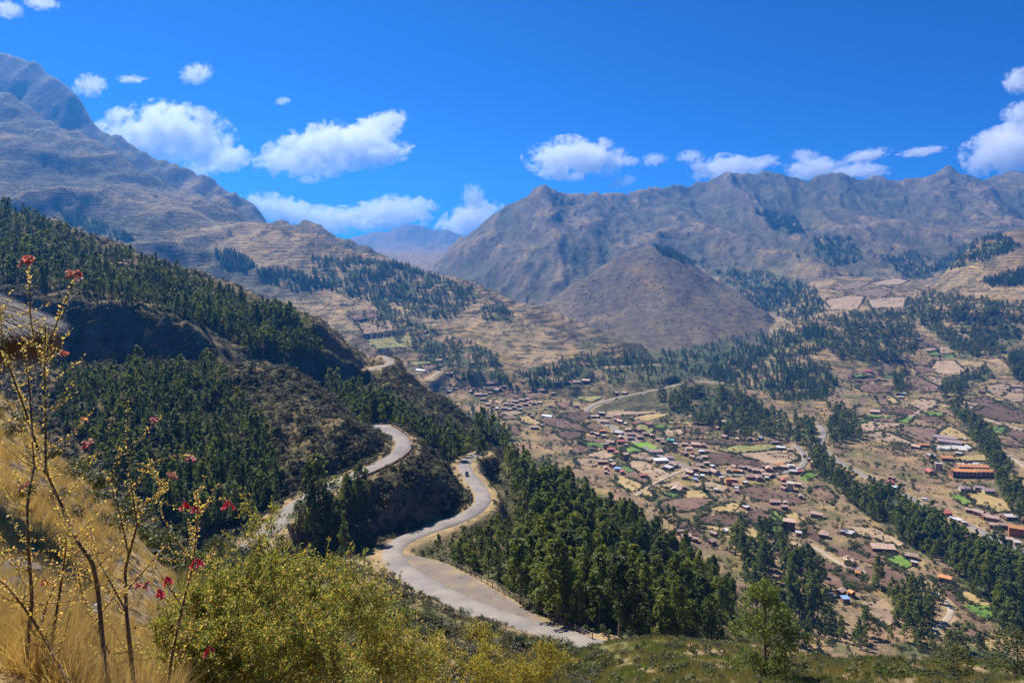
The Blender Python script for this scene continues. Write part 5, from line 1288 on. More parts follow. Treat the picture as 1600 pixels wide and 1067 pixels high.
for wn_, lst in HOUSES.items():
    for x, y, w, ty in lst:
        g = ground(*px(wn_, x, y), ymin=300)
        if g is None: continue
        st = 2 if ty.endswith('2') else 1; rt_ = ty[0]
        W = min(max(w / WIN[wn_][2] * g.y / F * 1.0, 3.2), 34)
        D = min(max(W * rh.uniform(0.5, 0.7), 3.6), 9.0)
        Hh = (2.5 if W < 7 else 2.9) * st + (0.4 if st > 1 else 0)
        hwpx = W * F / g.y
        lab = SPECIAL.get((wn_, x, y)); grp = 'houses ' + WHERE[wn_]
        uu, vv = px(wn_, x, y)
        auto = lab is None
        if auto:
            lk = LOOK[rt_] if st == 1 else LOOK[rt_].replace('small adobe', 'two-storey adobe')
            lk = lk.replace('small ', 'tiny ' if W < 6 else ('small ' if W < 11 else 'broad '))
            if rt_ == 'A': lk = lk.replace('weathered', ('brown', 'pinkish', 'dark')[int(abs(g.x) * 7) % 3])
            lab = lk + ' near the ' + landmark(uu, vv)
        wall = M_OPLAS if (rt_ == 'O' and st == 2) else (M_PLAS if (rt_ in 'UK' or rh.random() < 0.12) else M_ADOBE[rh.randrange(3)])
        nm = 'shed' if rt_ in 'WB' and W < 9 else ('classroom_block' if rt_ == 'U' else 'house')
        zb = min(zat(g.x + dx, g.y + dy) for dx in (-W / 3, W / 3) for dy in (-1, D / 2)); zb = max(zb, g.z - 1.2)
        # face down the street or down the slope, as the visible fronts do
        rot = rh.uniform(-0.3, 0.3) - (g.x / g.y) * 0.5
        if W < 13 and rh.random() < 0.35: rot += rh.choice((0.8, -0.8, 1.5)); W *= 0.9
        e_ = house((g.x, g.y + D / 2, zb), W * 0.88, D, Hh * 1.18, rot, rt_, wall, nm, lab, grp, hwpx > 13, st)
        if auto: PENDING.append((e_, uu))

ORD = ['leftmost'] + [w + ' from left' for w in ('second', 'third', 'fourth', 'fifth', 'sixth', 'seventh', 'eighth')]
def settle(pending):
    groups = {}
    for e, u in pending: groups.setdefault(e['label'], []).append((u, e))
    for lab, l_ in groups.items():
        if 1 < len(l_) <= 8:
            for k, (u, e) in enumerate(sorted(l_, key=lambda t: t[0])):
                e['label'] = lab + ', ' + (ORD[k] if k < len(l_) - 1 or k == 0 else 'rightmost')
settle(PENDING)

# the two-storey school: two long wings with columns, plus the block behind
M_COL = plain_mat('school_column', (0.50, 0.36, 0.26), 0.85, 0.15, 1.0)
M_SWALL = plain_mat('school_wall', (0.40, 0.17, 0.10), 0.9, 0.2, 0.8)
def school(w_, x, y, wpx, st, label):
    g = ground(*px(w_, x, y), ymin=300)
    W = wpx / WIN[w_][2] * g.y / F; D = 8.0; Hh = 3.1 * st
    e = house((g.x, g.y + D / 2, g.z), W, D, Hh, -0.12, 'O', M_SWALL, 'school_block', label, 'orange-roofed school blocks', False, st, 0.34)
    n = int(W / 3.4)
    for i in range(n + 1):
        obj('column', box_mesh('column', -0.2, 0.2, -0.2, 0.2, -1.5, Hh - 0.35, M_COL), e, (-W / 2 + i * W / n, -D / 2 - 0.9, 0))
    for fl in range(st):
        if fl: obj('gallery', box_mesh('gallery', -W / 2, W / 2, -1.0, -0.02, -0.15, 0.15, M_COL), e, (0, -D / 2, fl * 3.1))
        for i in range(n):
            obj('window', bit('window', 2.0, 1.3, M_DARK), e, (-W / 2 + (i + 0.5) * W / n, -D / 2 - 0.03, fl * 3.1 + 0.9))
school(7, 805, 462, 215, 2, 'two-storey orange-roofed school wing, the western one of the joined pair')
school(7, 1000, 464, 195, 2, 'two-storey orange-roofed school wing, the one next to the tree belt')
school(7, 870, 396, 240, 1, 'long orange-roofed school block behind the two joined wings')

# greenhouses: white plastic tunnels
M_PLASTIC = plain_mat('white_plastic', (0.74, 0.78, 0.78), 0.4, 0.08, 1.0, 0.4)
def greenhouse(w_, x, y, wpx, label):
    g = ground(*px(w_, x, y), ymin=300); W = wpx / WIN[w_][2] * g.y / F
    e = empty('greenhouse', (g.x, g.y, g.z), -0.5)
    V, Fc = [], []
    for xx in (-W / 2, W / 2):
        for k in range(9):
            a = math.pi * k / 8; V.append((xx, -3.2 * math.cos(a), 2.9 * math.sin(a) ** 0.7))
    for k in range(8): Fc.append([k, k + 1, 10 + k, 9 + k])
    obj('plastic_cover', mesh_np('plastic_cover', V, Fc, M_PLASTIC, True), e)
    for s in (0, 1): obj('end_wall', mesh_np('end_wall', [V[k + 9 * s] for k in range(9)], [list(range(9))], M_PLASTIC), e, (0.02 if s else -0.02, 0, 0))
    tag(e, label, 'greenhouse')
greenhouse(1, 135, 302, 130, 'white plastic greenhouse tunnel at the foot of the road spur')
greenhouse(2, 40, 620, 130, 'white plastic greenhouse tunnel beside a dark tree and ploughed field')

# rows of brown stooks drying in the stubble field
M_STOOK = plain_mat('stook_straw', (0.13, 0.075, 0.045), 0.95, 0.3, 3.0)
bm = bmesh.new(); bmesh.ops.create_cone(bm, segments=9, radius1=1.5, radius2=0.25, depth=1.7, cap_ends=True)
for v in bm.verts:
    k = 1 + 0.16 * math.sin(v.co.x * 7 + v.co.y * 5); v.co.x *= k; v.co.y *= k; v.co.z += 0.8
ME_STOOK = bpy.data.meshes.new('stook'); bm.to_mesh(ME_STOOK); bm.free(); ME_STOOK.materials.append(M_STOOK)
for row, (y0, xs) in enumerate(((548, (1080, 1103, 1126, 1149, 1171, 1192)), (575, (1062, 1086, 1110, 1134, 1158, 1184)))):
    for i, x in enumerate(xs):
        g = ground(*px(4, x, y0 + i * 2), ymin=400)
        o = obj('stook', ME_STOOK, None, (g.x, g.y, g.z + 0.5)); o.rotation_euler[2] = i * 1.3 + row
        tag(o, 'brown heap of stalks in the %s row of the round stubble field' % ('far' if row == 0 else 'near'), 'stook', 'heaps of stalks in the stubble field')

# vehicles
M_BLACK = plain_mat('black_paint', (0.02, 0.02, 0.022), 0.35, 0.1, 1.0, 0.5)
M_WHITE = plain_mat('white_paint', (0.75, 0.75, 0.74), 0.35, 0.05, 1.0, 0.5)
M_GLASS = plain_mat('dark_glass', (0.03, 0.04, 0.05), 0.15, 0.1, 1.0, 0.6)
M_TYRE = plain_mat('tyre_rubber', (0.02, 0.02, 0.02), 0.9, 0.1, 1.0)
def wheel_mesh(r, w):
    bm = bmesh.new(); bmesh.ops.create_cone(bm, segments=16, radius1=r, radius2=r, depth=w, cap_ends=True)
    bmesh.ops.rotate(bm, verts=bm.verts, cent=(0, 0, 0), matrix=Matrix.Rotation(math.pi / 2, 3, 'X'))
    me = bpy.data.meshes.new('wheel'); bm.to_mesh(me); bm.free(); me.materials.append(M_TYRE); return me
def profile_body(name, prof, w, mat, taper=0.06):
    n = len(prof)
    V = [(x, s * (w / 2 - (taper if z > 1.0 else 0)), z) for s in (-1, 1) for x, z in prof]
    Fc = [list(range(n))[::-1], list(range(n, 2 * n))] + [[i, (i + 1) % n, n + (i + 1) % n, n + i] for i in range(n)]
    return mesh_np(name, V, Fc, mat)
def vehicle(name, pos, rz, prof, glass, w, mat, wheels, label, cat):
    e = empty(name, pos, rz)
    obj('body', profile_body('body', prof, w, mat), e)
    for gp in glass:
        obj('window', profile_body('window', gp, w + 0.03, M_GLASS), e)
    wm = wheel_mesh(0.32, 0.2)
    for x, y in wheels: obj('wheel', wm, e, (x, y, 0.32))
    for y in (-0.5, 0.5): obj('headlight', box_mesh('headlight', -0.03, 0.03, -0.1, 0.1, -0.07, 0.07, M_WHITE), e, (prof[-1][0] + 0.01, y * w * 0.75, 0.7))
    tag(e, label, cat); return e
CARP = [(-2.0, 0.3), (-2.05, 0.85), (-1.7, 1.0), (-1.3, 1.45), (0.3, 1.47), (0.9, 1.0), (1.9, 0.85), (2.0, 0.3)]
CARG = [[(-1.45, 1.05), (-1.2, 1.36), (-0.55, 1.38), (-0.5, 1.05)], [(-0.4, 1.05), (-0.4, 1.38), (0.25, 1.38), (0.7, 1.05)]]
VANP = [(-2.6, 0.35), (-2.65, 2.0), (-2.5, 2.2), (1.7, 2.2), (2.3, 1.35), (2.7, 1.1), (2.75, 0.35)]
VANG = [[(-2.4, 1.3), (-2.4, 1.9), (-1.0, 1.9), (-1.0, 1.3)], [(-0.8, 1.3), (-0.8, 1.9), (0.6, 1.9), (0.6, 1.3)], [(0.8, 1.3), (0.8, 1.9), (1.6, 1.9), (2.0, 1.3)]]
TAXP = [(-1.3, 0.4), (-1.35, 1.0), (-1.2, 1.75), (0.3, 1.8), (0.7, 1.1), (1.3, 0.95), (1.35, 0.45)]
TAXG = [[(-0.9, 1.0), (-0.9, 1.6), (0.2, 1.6), (0.5, 1.0)]]
W4 = [(-1.25, -0.8), (-1.25, 0.8), (1.3, -0.8), (1.3, 0.8)]
def on_road(nm, y, side=0.0):
    Q = ROADS[nm]['Q']; i = int(np.argmin(np.abs(Q[:, 1] - y))); d = Q[min(i + 1, len(Q) - 1)] - Q[max(i - 1, 0)]
    a = math.atan2(d[1], d[0]); return (Q[i, 0] - math.sin(a) * side, Q[i, 1] + math.cos(a) * side, Q[i, 2] + 0.12), a
p_, a_ = on_road('hairpin_road', 303, 1.2)
vehicle('mototaxi', p_, a_ + math.pi, TAXP, TAXG, 1.3, M_BLACK, [(-0.9, -0.6), (-0.9, 0.6), (1.05, 0)], 'small black three-wheeled taxi driving down the lower hairpin road', 'mototaxi')
def at_ground(w_, x, y):
    g = ground(*px(w_, x, y), ymin=300); return (g.x, g.y, g.z + 0.45)
vehicle('minibus', at_ground(7, 455, 655), -0.7, VANP, VANG, 2.0, M_WHITE, [(-1.6, -0.85), (-1.6, 0.85), (1.7, -0.85), (1.7, 0.85)], 'white minibus parked on the road beside the gorge', 'minibus')
vehicle('parked_car', at_ground(7, 800, 146), 0.2, CARP, CARG, 1.7, plain_mat('pale_blue_paint', (0.35, 0.42, 0.52), 0.35, 0.05, 1.0, 0.5), W4, 'pale blue car parked behind the mauve classroom blocks', 'car')
vehicle('parked_car', at_ground(4, 1270, 700), 0.9, CARP, CARG, 1.7, M_WHITE, W4, 'white car on the village street near the bend', 'car')
vehicle('parked_car', at_ground(2, 70, 400), 0.6, CARP, CARG, 1.7, plain_mat('dark_blue_paint', (0.04, 0.07, 0.16), 0.35, 0.05, 1.0, 0.5), W4, 'dark car on the bend above the village', 'car')

# post-and-rail fence along the valley side of the lay-by, one thing with each post and rail a part
M_POST = plain_mat('fence_wood', (0.20, 0.15, 0.11), 0.9, 0.3, 2.0)
fe = [LB[i] for i in (2, 3, 4, 5, 6, 7)]
FQ = resample([(p[0] + 0.7, p[1] + 0.7, lay_z(p[0], p[1])) for p in fe], 3.2)
FE = empty('lay_by_fence', tuple(FQ[0]))
me_post = box_mesh('post', -0.09, 0.09, -0.09, 0.09, -0.6, 1.15, M_POST)
for i, q in enumerate(FQ):
    obj('post', me_post, FE, tuple(np.array(q) - FQ[0]))
    if i + 1 < len(FQ):
        for hz_ in (0.55, 1.0):
            a = np.array(q) - FQ[0] + [0, 0, hz_]; b = FQ[i + 1] - FQ[0] + [0, 0, hz_]
            V, Fc = tube([a, b], [0.055, 0.055], 5)
            obj('rail', mesh_np('rail', V, Fc, M_POST), FE)
tag(FE, 'rustic wooden post and rail fence along the gravel lay-by', 'fence')
# low stone parapet on the outer edge of the upper bend
M_WALLS = plain_mat('reddish_stone', (0.26, 0.16, 0.12), 0.95, 0.3, 1.5, 0.1, 0.4)
Qu = ROADS['upper_road']['Q']
T = np.gradient(Qu[:, :2], axis=0); T /= np.hypot(T[:, 0], T[:, 1])[:, None]
k_ = [i for i in range(len(Qu)) if Qu[i, 1] > 222 and Qu[i, 1] < 300]
side = 1.0 if np.mean([T[i, 1] for i in k_]) * 1 > 0 else -1.0
PW = empty('parapet_wall', tuple(Qu[k_[0]]))
for i in k_[:-1]:
    o1 = np.array([T[i, 1], -T[i, 0]]) * (3.45); o2 = np.array([T[i + 1, 1], -T[i + 1, 0]]) * (3.45)
    a = np.r_[Qu[i, :2] + o1, Qu[i, 2]] - Qu[k_[0]]; b = np.r_[Qu[i + 1, :2] + o2, Qu[i + 1, 2]] - Qu[k_[0]]
    nrm = np.r_[o1 / 3.45, 0] * 0.18; d = (b - a) * 0.985
    V = [a - nrm + [0, 0, -0.6], a + nrm + [0, 0, -0.6], a + d + nrm + [0, 0, -0.6], a + d - nrm + [0, 0, -0.6]]
    V += [v + np.array([0, 0, 1.25]) for v in V]
    obj('wall_segment', mesh_np('wall_segment', V, [[3, 2, 1, 0], [4, 5, 6, 7], [0, 1, 5, 4], [1, 2, 6, 5], [2, 3, 7, 6], [3, 0, 4, 7]], M_WALLS), PW)
tag(PW, 'low reddish stone parapet on the outer edge of the upper road bend', 'wall')
# ------------------------------------------------------------------ foreground plants, grass, thatch
def leaf_simple(name, cols, trans=0.4, scale=40.0, rough=0.5):
    """leaf material with per-place colour variation (real leaf colours, no shading)"""
    m = bpy.data.materials.new(name); m.use_nodes = True
    n, l = m.node_tree.nodes, m.node_tree.links
    n.remove(n['Principled BSDF'])
    geo = n.new('ShaderNodeNewGeometry'); t = noise(n, l, scale, 2, 0.7, geo.outputs['Position'])
    ri = n.new('ShaderNodeMath'); ri.operation = 'MULTIPLY_ADD'; l.new(geo.outputs['Random Per Island'], ri.inputs[0]); ri.inputs[1].default_value = 0.75
    sc = n.new('ShaderNodeMath'); sc.operation = 'MULTIPLY'; l.new(t.outputs['Fac'], sc.inputs[0]); sc.inputs[1].default_value = 0.25; l.new(sc.outputs[0], ri.inputs[2])
    k = len(cols); rp = ramp(n, [(0.08 + 0.84 * i / (k - 1), c) for i, c in enumerate(cols)]); l.new(ri.outputs[0], rp.inputs['Fac'])
    d = n.new('ShaderNodeBsdfPrincipled'); d.inputs['Roughness'].default_value = max(rough, 0.5); d.inputs['Specular IOR Level'].default_value = 0.2
    l.new(rp.outputs['Color'], d.inputs['Base Color'])
    tr = n.new('ShaderNodeBsdfTranslucent'); l.new(mix(n, l, rp.outputs['Color'], (1.3, 1.15, 0.6), 1.0, 'MULTIPLY'), tr.inputs['Color'])
    ms = n.new('ShaderNodeMixShader'); ms.inputs[0].default_value = trans
    l.new(d.outputs[0], ms.inputs[1]); l.new(tr.outputs[0], ms.inputs[2]); l.new(ms.outputs[0], n['Material Output'].inputs['Surface'])
    return m
M_OCHRE = leaf_simple('ochre_leaves', [(0.46, 0.27, 0.11), (0.62, 0.42, 0.17), (0.72, 0.56, 0.27), (0.60, 0.50, 0.13), (0.34, 0.36, 0.08)], 0.5)
M_GREENL = leaf_simple('green_leaves', [(0.09, 0.14, 0.04), (0.16, 0.22, 0.055), (0.26, 0.29, 0.075), (0.45, 0.38, 0.11), (0.62, 0.40, 0.14)], 0.5, 12.0, 0.35)
M_YGREEN = leaf_simple('yellow_green_leaves', [(0.12, 0.14, 0.03), (0.24, 0.25, 0.05), (0.38, 0.33, 0.07), (0.50, 0.36, 0.09)], 0.5, 10.0)
M_STEM = plain_mat('shrub_stem', (0.13, 0.085, 0.055), 0.9, 0.4, 30.0, 0.1)
M_RED = leaf_simple('red_petals', [(0.48, 0.015, 0.035), (0.62, 0.03, 0.06), (0.52, 0.08, 0.13)], 0.35)
M_PINKD = leaf_simple('faded_petals', [(0.42, 0.05, 0.08), (0.50, 0.18, 0.18), (0.62, 0.40, 0.33)], 0.35)
M_STRAW = leaf_simple('dry_grass_blades', [(0.46, 0.32, 0.12), (0.58, 0.42, 0.17), (0.66, 0.52, 0.26), (0.40, 0.30, 0.12)], 0.35, 3.0)
M_GBLADE = leaf_simple('olive_grass_blades', [(0.13, 0.15, 0.04), (0.20, 0.20, 0.06), (0.32, 0.27, 0.11), (0.40, 0.33, 0.20)], 0.3, 1.0)
M_GBRIGHT = leaf_simple('green_grass_blades', [(0.07, 0.16, 0.025), (0.12, 0.22, 0.035), (0.18, 0.26, 0.05)], 0.35, 1.0)

def P3(u, py, y): return np.array([(u - 800) / F * y, y, (HZ - py) / F * y])
def small_leaves(pts, dirs, size, rs, asp=0.42):
    """pointed leaves: base at pts, growing along dirs"""
    n = len(pts); d = dirs / (np.linalg.norm(dirs, axis=1)[:, None] + 1e-9)
    ref = rs.normal(size=(n, 3)); b = np.cross(d, ref); b /= np.linalg.norm(b, axis=1)[:, None] + 1e-9
    nn = np.cross(d, b); s = (size * rs.uniform(0.6, 1.3, n))[:, None]
    V = np.stack([pts, pts + d * s * 0.5 + b * s * asp * 0.5 + nn * s * 0.06, pts + d * s, pts + d * s * 0.5 - b * s * asp * 0.5 + nn * s * 0.06], 1)
    return V.reshape(-1, 3), np.arange(n * 4).reshape(n, 4)
def smooth_path(P, k=6):
    P = np.array(P); n = len(P); t = np.arange(n); tt = np.linspace(0, n - 1, (n - 1) * k + 1)
    Q = np.stack([np.interp(tt, t, P[:, c]) for c in range(3)], 1)
    for _ in range(2):
        Q[1:-1] = (Q[:-2] + 2 * Q[1:-1] + Q[2:]) / 4
    return Q
def flower(parent, c, size, rs, mat, faded=False):
    """hanging cluster of tubular flowers with flared mouths"""
    parts = []
    for k in range(5 if not faded else 12):
        a = rs.uniform(0, 6.28); tip = c + np.array([math.cos(a) * 0.5, math.sin(a) * 0.5, -0.75 if not faded else rs.uniform(-0.45, 0.35)]) * size * rs.uniform(0.8, 1.2)
        m = (c + tip) / 2 + np.array([math.cos(a), math.sin(a), 0.3]) * size * 0.1
        parts.append(tube([c, m, tip, tip + (tip - m) * 0.22], [size * 0.05, size * 0.085, size * 0.10, size * 0.24], 6))
    V, Fc = join(parts)
    return obj('flower', mesh_np('flower', V - np.array(parent.location), Fc, mat, True), parent)

def cantua(name, stems, base, label, ysp, seed, flowers, faded, leaf_n=1.0, twig_n=9.0):
    """stems: lists of (u, py) or (u, py, dy), traced top to bottom in any order, at distance ysp"""
    rs = np.random.default_rng(seed)
    e = empty(name, tuple(base)); b0 = np.array(base)
    LP, LD, TW = [], [], []
    for st in stems:
        thick = st[0]; pts = st[1]; y0 = ysp + st[2]
        P = [P3(u, v, y0 + 0.12 * math.sin(i * 1.7 + seed)) for i, (u, v) in enumerate(pts)]
        Q = smooth_path(P, 7); n = len(Q)
        rad = np.linspace(thick, thick * 0.28, n)
        V, Fc = tube(Q, rad, 6)
        obj('stem', mesh_np('stem', V - b0, Fc, M_STEM, True), e)
        L = np.r_[0, np.cumsum(np.linalg.norm(np.diff(Q, axis=0), axis=1))]
        def along(t): return np.array([np.interp(t, L, Q[:, k]) for k in range(3)])
        bare = 0.35 if thick > 0.0085 else 0.05
        stalk = thick <= 0.0051
        # leaf tufts on the stem
        for t in np.arange(L[-1] * bare, L[-1], 0.0105):
            q = along(t)
            for _ in range(rs.integers(2, int(6 * leaf_n)) if not stalk else rs.integers(0, 4)):
                LP.append(q + rs.normal(size=3) * 0.004); LD.append(rs.normal(size=3) + [0, 0, 0.6])
        # side twigs
        for _ in range(int(L[-1] * (twig_n if thick > 0.0051 else twig_n * 0.12))):
            t = rs.uniform(L[-1] * 0.15, L[-1]); q = along(t)
            a = rs.uniform(0, 6.28); ln = rs.uniform(0.06, 0.30) * (1.2 - 0.5 * t / L[-1]) * (0.28 if thick <= 0.0051 else 1.0)
            d = np.array([math.cos(a), 0.7 * math.sin(a), rs.uniform(0.1, 1.1)]); d /= np.linalg.norm(d)
            q2 = q + d * ln * 0.5 + [0, 0, -0.01]; q3 = q + d * ln + [0, 0, rs.uniform(-0.01, 0.04)]
            TW.append(tube([q, q2, q3], [0.0022, 0.0017, 0.0009], 4))
            for s in np.arange(0.15, 1.0, 0.011 / ln):
                w = q + (q2 - q) * min(1, s * 2) if s < 0.5 else q2 + (q3 - q2) * (s * 2 - 1)
                for _ in range(rs.integers(1, 4)): LP.append(w + rs.normal(size=3) * 0.003); LD.append(rs.normal(size=3) + d * 0.4)
    V, Fc = join(TW); obj('twigs', mesh_np('twigs', V - b0, Fc, M_STEM), e)['kind'] = 'stuff'
    V, Fc = small_leaves(np.array(LP), np.array(LD), 0.0158, rs, 0.5)
    obj('foliage', mesh_np('foliage', V - b0, Fc, M_OCHRE), e)['kind'] = 'stuff'
    for u, v, s in flowers: flower(e, P3(u, v, ysp + 0.02), s, rs, M_RED)
    for u, v, s in faded: flower(e, P3(u, v, ysp + 0.02), s, rs, M_PINKD, True)
    tag(e, label, 'shrub', 'flowering shrubs at the viewpoint')
    return e
def foot(u, y):
    x = (u - 800) / F * y; return (x, y, zat(x, y))
cantua('flowering_shrub', [
  (0.011, [(165,1075),(160,1000),(153,922),(145,880),(121,846),(101,800),(81,758),(71,734),(71,656),(69,577),(71,510)], 0.0),
  (0.005, [(69,572),(65,561),(53,530),(47,494),(46,459),(44,416)], 0.02),
  (0.005, [(69,575),(75,537),(85,514),(98,478),(116,439)], -0.02),
  (0.004, [(70,566),(86,556),(102,548)], 0.0),
  (0.007, [(71,734),(59,703),(43,652),(24,600),(4,545),(0,480)], 0.03),
  (0.005, [(50,680),(47,616),(43,585),(35,537)], -0.05),
  (0.010, [(36,1080),(46,976),(50,934),(44,855),(42,788),(54,725),(50,690)], -0.15),
  (0.009, [(67,1070),(84,984),(100,880),(104,840)], -0.1),
  (0.008, [(111,1075),(75,1005),(42,955),(12,917),(-20,890)], -0.25),
  (0.006, [(60,985),(78,930),(98,885)], -0.05),
 ], foot(120, 3.3), 'tall flowering shrub with yellow leaves and two pink heads at the left edge', 3.3, 5, [(70,905,0.03)], [(43,407,0.055),(117,430,0.058),(102,551,0.035),(36,760,0.04)], 1.0, 15.0)
cantua('flowering_shrub', [
  (0.011, [(210,1080),(203,1010),(197,955),(195,892),(201,867),(214,821),(222,788),(251,771),(262,760)], 0.0),
  (0.005, [(201,867),(184,788),(172,754),(160,735)], 0.05),
  (0.0045, [(214,821),(205,760),(197,695),(200,622)], 0.0),
  (0.0045, [(172,754),(188,708),(218,687),(251,651)], -0.05),
  (0.0045, [(195,780),(235,725),(262,716),(296,708)], 0.06),
  (0.009, [(200,1080),(168,1014),(147,972),(126,922),(121,888)], 0.12),
  (0.0085, [(262,1080),(268,1026),(285,947),(302,880),(310,788),(306,770)], 0.15),
  (0.004, [(310,800),(330,782),(352,780)], 0.15),
  (0.004, [(302,880),(268,836),(250,800),(255,780)], 0.1),
  (0.004, [(285,947),(255,905),(240,880)], 0.12),
  (0.005, [(197,955),(170,905),(150,870),(140,820)], -0.1),
  (0.005, [(200,920),(235,880),(262,850)], 0.1),
  (0.004, [(147,972),(175,935),(205,915)], 0.0),
 ], foot(205, 3.6), 'yellow-leaved flowering shrub with hanging red trumpets in front of the green bush', 3.6, 9,
 [(356,782,0.05),(289,784,0.045),(308,872,0.05),(260,900,0.05),(247,920,0.055),(327,1010,0.045),(304,790,0.04)], [(298,716,0.04),(270,742,0.04),(138,694,0.045),(131,655,0.03),(240,655,0.035),(222,915,0.05)], 1.0, 17.0)

# big green bush: stems, twigs and small glossy leaves
def bush(name, centre, rx, ry, rz, nl, lsize, mat, label, seed, lumps=26, group=None, yellow=0.3):
    rs = np.random.default_rng(seed)
    cx, cy, cz = centre
    bz = zat(cx, cy); e = empty(name, (cx, cy, bz)); b0 = np.array([cx, cy, bz])
    H = cz + rz - bz
    stems, twigs, LP, LD = [], [], [], []
    tips = []
    for i in range(lumps):
        v = rs.normal(size=3); v /= np.linalg.norm(v); v[2] = v[2] if rs.uniform() < 0.5 else abs(v[2])
        r = rs.choice((0.45, 0.65, 0.8, 0.95, 1.12))
        tips.append(np.array([cx + v[0] * rx * r, cy + v[1] * ry * r, cz + v[2] * rz * r]))
    for i, tp in enumerate(tips):
        f0 = np.array([cx + rs.normal() * 0.12 * rx, cy + rs.normal() * 0.12 * ry, bz - 0.05])
        m1 = f0 + (tp - f0) * 0.4 + np.array([0, 0, 0.15 * H]); V, Fc = tube(smooth_path([f0, m1, tp], 4), np.linspace(0.012, 0.003, 9) * (H / 2.0) ** 0.5, 5)
        stems.append((V, Fc))
        for k in range(34):
            d = rs.normal(size=3); d[2] += 0.5; d /= np.linalg.norm(d)
            ln = rs.uniform(0.16, 0.42) * min(rx, rz) * 0.55
            q = tp + rs.normal(size=3) * np.array([rx, ry, rz]) * 0.125; q2 = q + d * ln
            twigs.append(tube([q, q2], [0.0028, 0.0012], 3))
            m = max(1, nl // (lumps * 34))
            t = rs.uniform(0, 1, m)[:, None]; w = q + (q2 - q) * t + rs.normal(size=(m, 3)) * lsize * 0.5
            LP.append(w); LD.append(rs.normal(size=(m, 3)) * 0.8 + d + [0, 0, 0.3])
    for k in range(lumps * 4):          # long new shoots breaking the outline
        tp = tips[rs.integers(len(tips))]; q = tp + rs.normal(size=3) * np.array([rx, ry, rz]) * 0.16
        d = (tp - np.array([cx, cy, cz])) / rx + np.array([0, 0, 0.8]) + rs.normal(size=3) * 0.35; d /= np.linalg.norm(d)
        ln = rs.uniform(0.2, 0.5) * min(rx, rz) * 0.7; q2 = q + d * ln
        twigs.append(tube([q, q2], [0.0035, 0.0012], 3))
        m = int(ln / (lsize * 0.22)); t = np.linspace(0.1, 1, m)[:, None]
        LP.append(q + (q2 - q) * t); LD.append(rs.normal(size=(m, 3)) * 0.7 + d * 0.8)
    V, Fc = join(stems); obj('stems', mesh_np('stems', V - b0, Fc, M_STEM, True), e)['kind'] = 'stuff'
    V, Fc = join(twigs); obj('twigs', mesh_np('twigs', V - b0, Fc, M_STEM), e)['kind'] = 'stuff'
    V, Fc = small_leaves(np.concatenate(LP), np.concatenate(LD), lsize, rs, 0.38)
    obj('foliage', mesh_np('foliage', V - b0, Fc, mat), e)['kind'] = 'stuff'
    tag(e, label, 'bush', group); return e
def bush_px(u, py, y, wpx, hpx, *a, **k):
    c = P3(u, py, y); s = y / F
    return bush('bush' if 'nm' not in k else k.pop('nm'), tuple(c), wpx / 2 * s, wpx / 2 * s * 0.8, hpx / 2 * s, *a, **k)
bush_px(390, 1012, 5.6, 330, 290, 34000, 0.033, M_GREENL, 'large glossy green bush with yellowing tips in the foreground', 11, 28)
bush_px(515, 1040, 6.6, 230, 250, 26000, 0.034, M_GREENL, 'yellowing green bush behind the large glossy one, towards the road', 12, 24)
bush_px(300, 1020, 4.8, 190, 190, 17000, 0.026, M_GREENL, 'low green bush under the hanging red flowers', 13, 18)
bush_px(600, 1050, 9.0, 150, 120, 8000, 0.04, M_YGREEN, 'small yellow-green bush at the bottom edge right of the big bush', 14, 16)
bush_px(735, 1055, 11.0, 170, 105, 9000, 0.045, M_YGREEN, 'yellow-green bush in the middle of the bottom edge', 15, 18)
bush_px(840, 1075, 13.0, 130, 90, 6000, 0.05, M_YGREEN, 'last yellow-green bush of the bottom edge before the grass', 16, 14)
bush_px(660, 1040, 16.0, 110, 100, 5000, 0.055, M_GREENL, 'dark green bush between the two yellow-green ones', 17, 12)
# scrub and small trees along the edge of the foreground slope
rs_ = np.random.default_rng(77); EDGE = []
for u, py, y, hpx in ((150,780,26,70),(190,800,30,80),(120,745,24,45),(235,820,36,80),(275,810,44,80),(310,835,48,80),(345,830,55,75),(385,845,62,70),(250,770,48,70),(300,790,60,70),(350,800,75,60),(410,830,80,60),(205,740,40,60),(440,870,90,55),(170,735,34,50),(340,852,90,70),(362,862,96,72),(386,866,102,74),(408,870,106,68),(428,874,112,52)):
    x = (u - 800) / F * y; z = zat(x, y)
    h = max(1.2, hpx / F * y)
    kind = 'round' if (u % 2 == 0 and h > 3) else 'shrub'
    e = put_tree(PROTO[kind][u % 4], 'leafy_tree' if kind == 'round' else 'shrub', x, y, z, h, 1.1, u, ('trunk', 'crown') if kind == 'round' else ('stems', 'foliage'))
    tag(e, 'grey-green shrub on the brow behind the yellow flowering shrubs', 'shrub', 'shrubs on the brow of the foreground slope')
for k, (u, y, h) in enumerate(((-30,14,0.7),(10,17,0.8),(45,15,0.6),(20,11,0.5),(70,19,0.8),(95,18,0.7),(110,22,0.9),(60,12,0.5),(125,16,0.6),(140,20,0.8),(85,13,0.5),(-10,20,0.8),(30,22,0.9),(105,12.5,0.5),(150,14,0.6),(170,17,0.8))):
    x = (u - 800) / F * y
    e = put_tree(PROTO['dark_shrub' if k % 3 else 'shrub'][k % 4], 'shrub', x, y, zat(x, y), h, 1.3, u, ('stems', 'foliage'))
    tag(e, ('low dark' if k % 3 else 'low green') + ' shrub on the golden grass slope ' + ('near the thatched shelter' if u < 40 else ('at the edge of the slope' if u > 100 else 'behind the tall flowering shrub')), 'shrub', 'low shrubs on the golden slope')
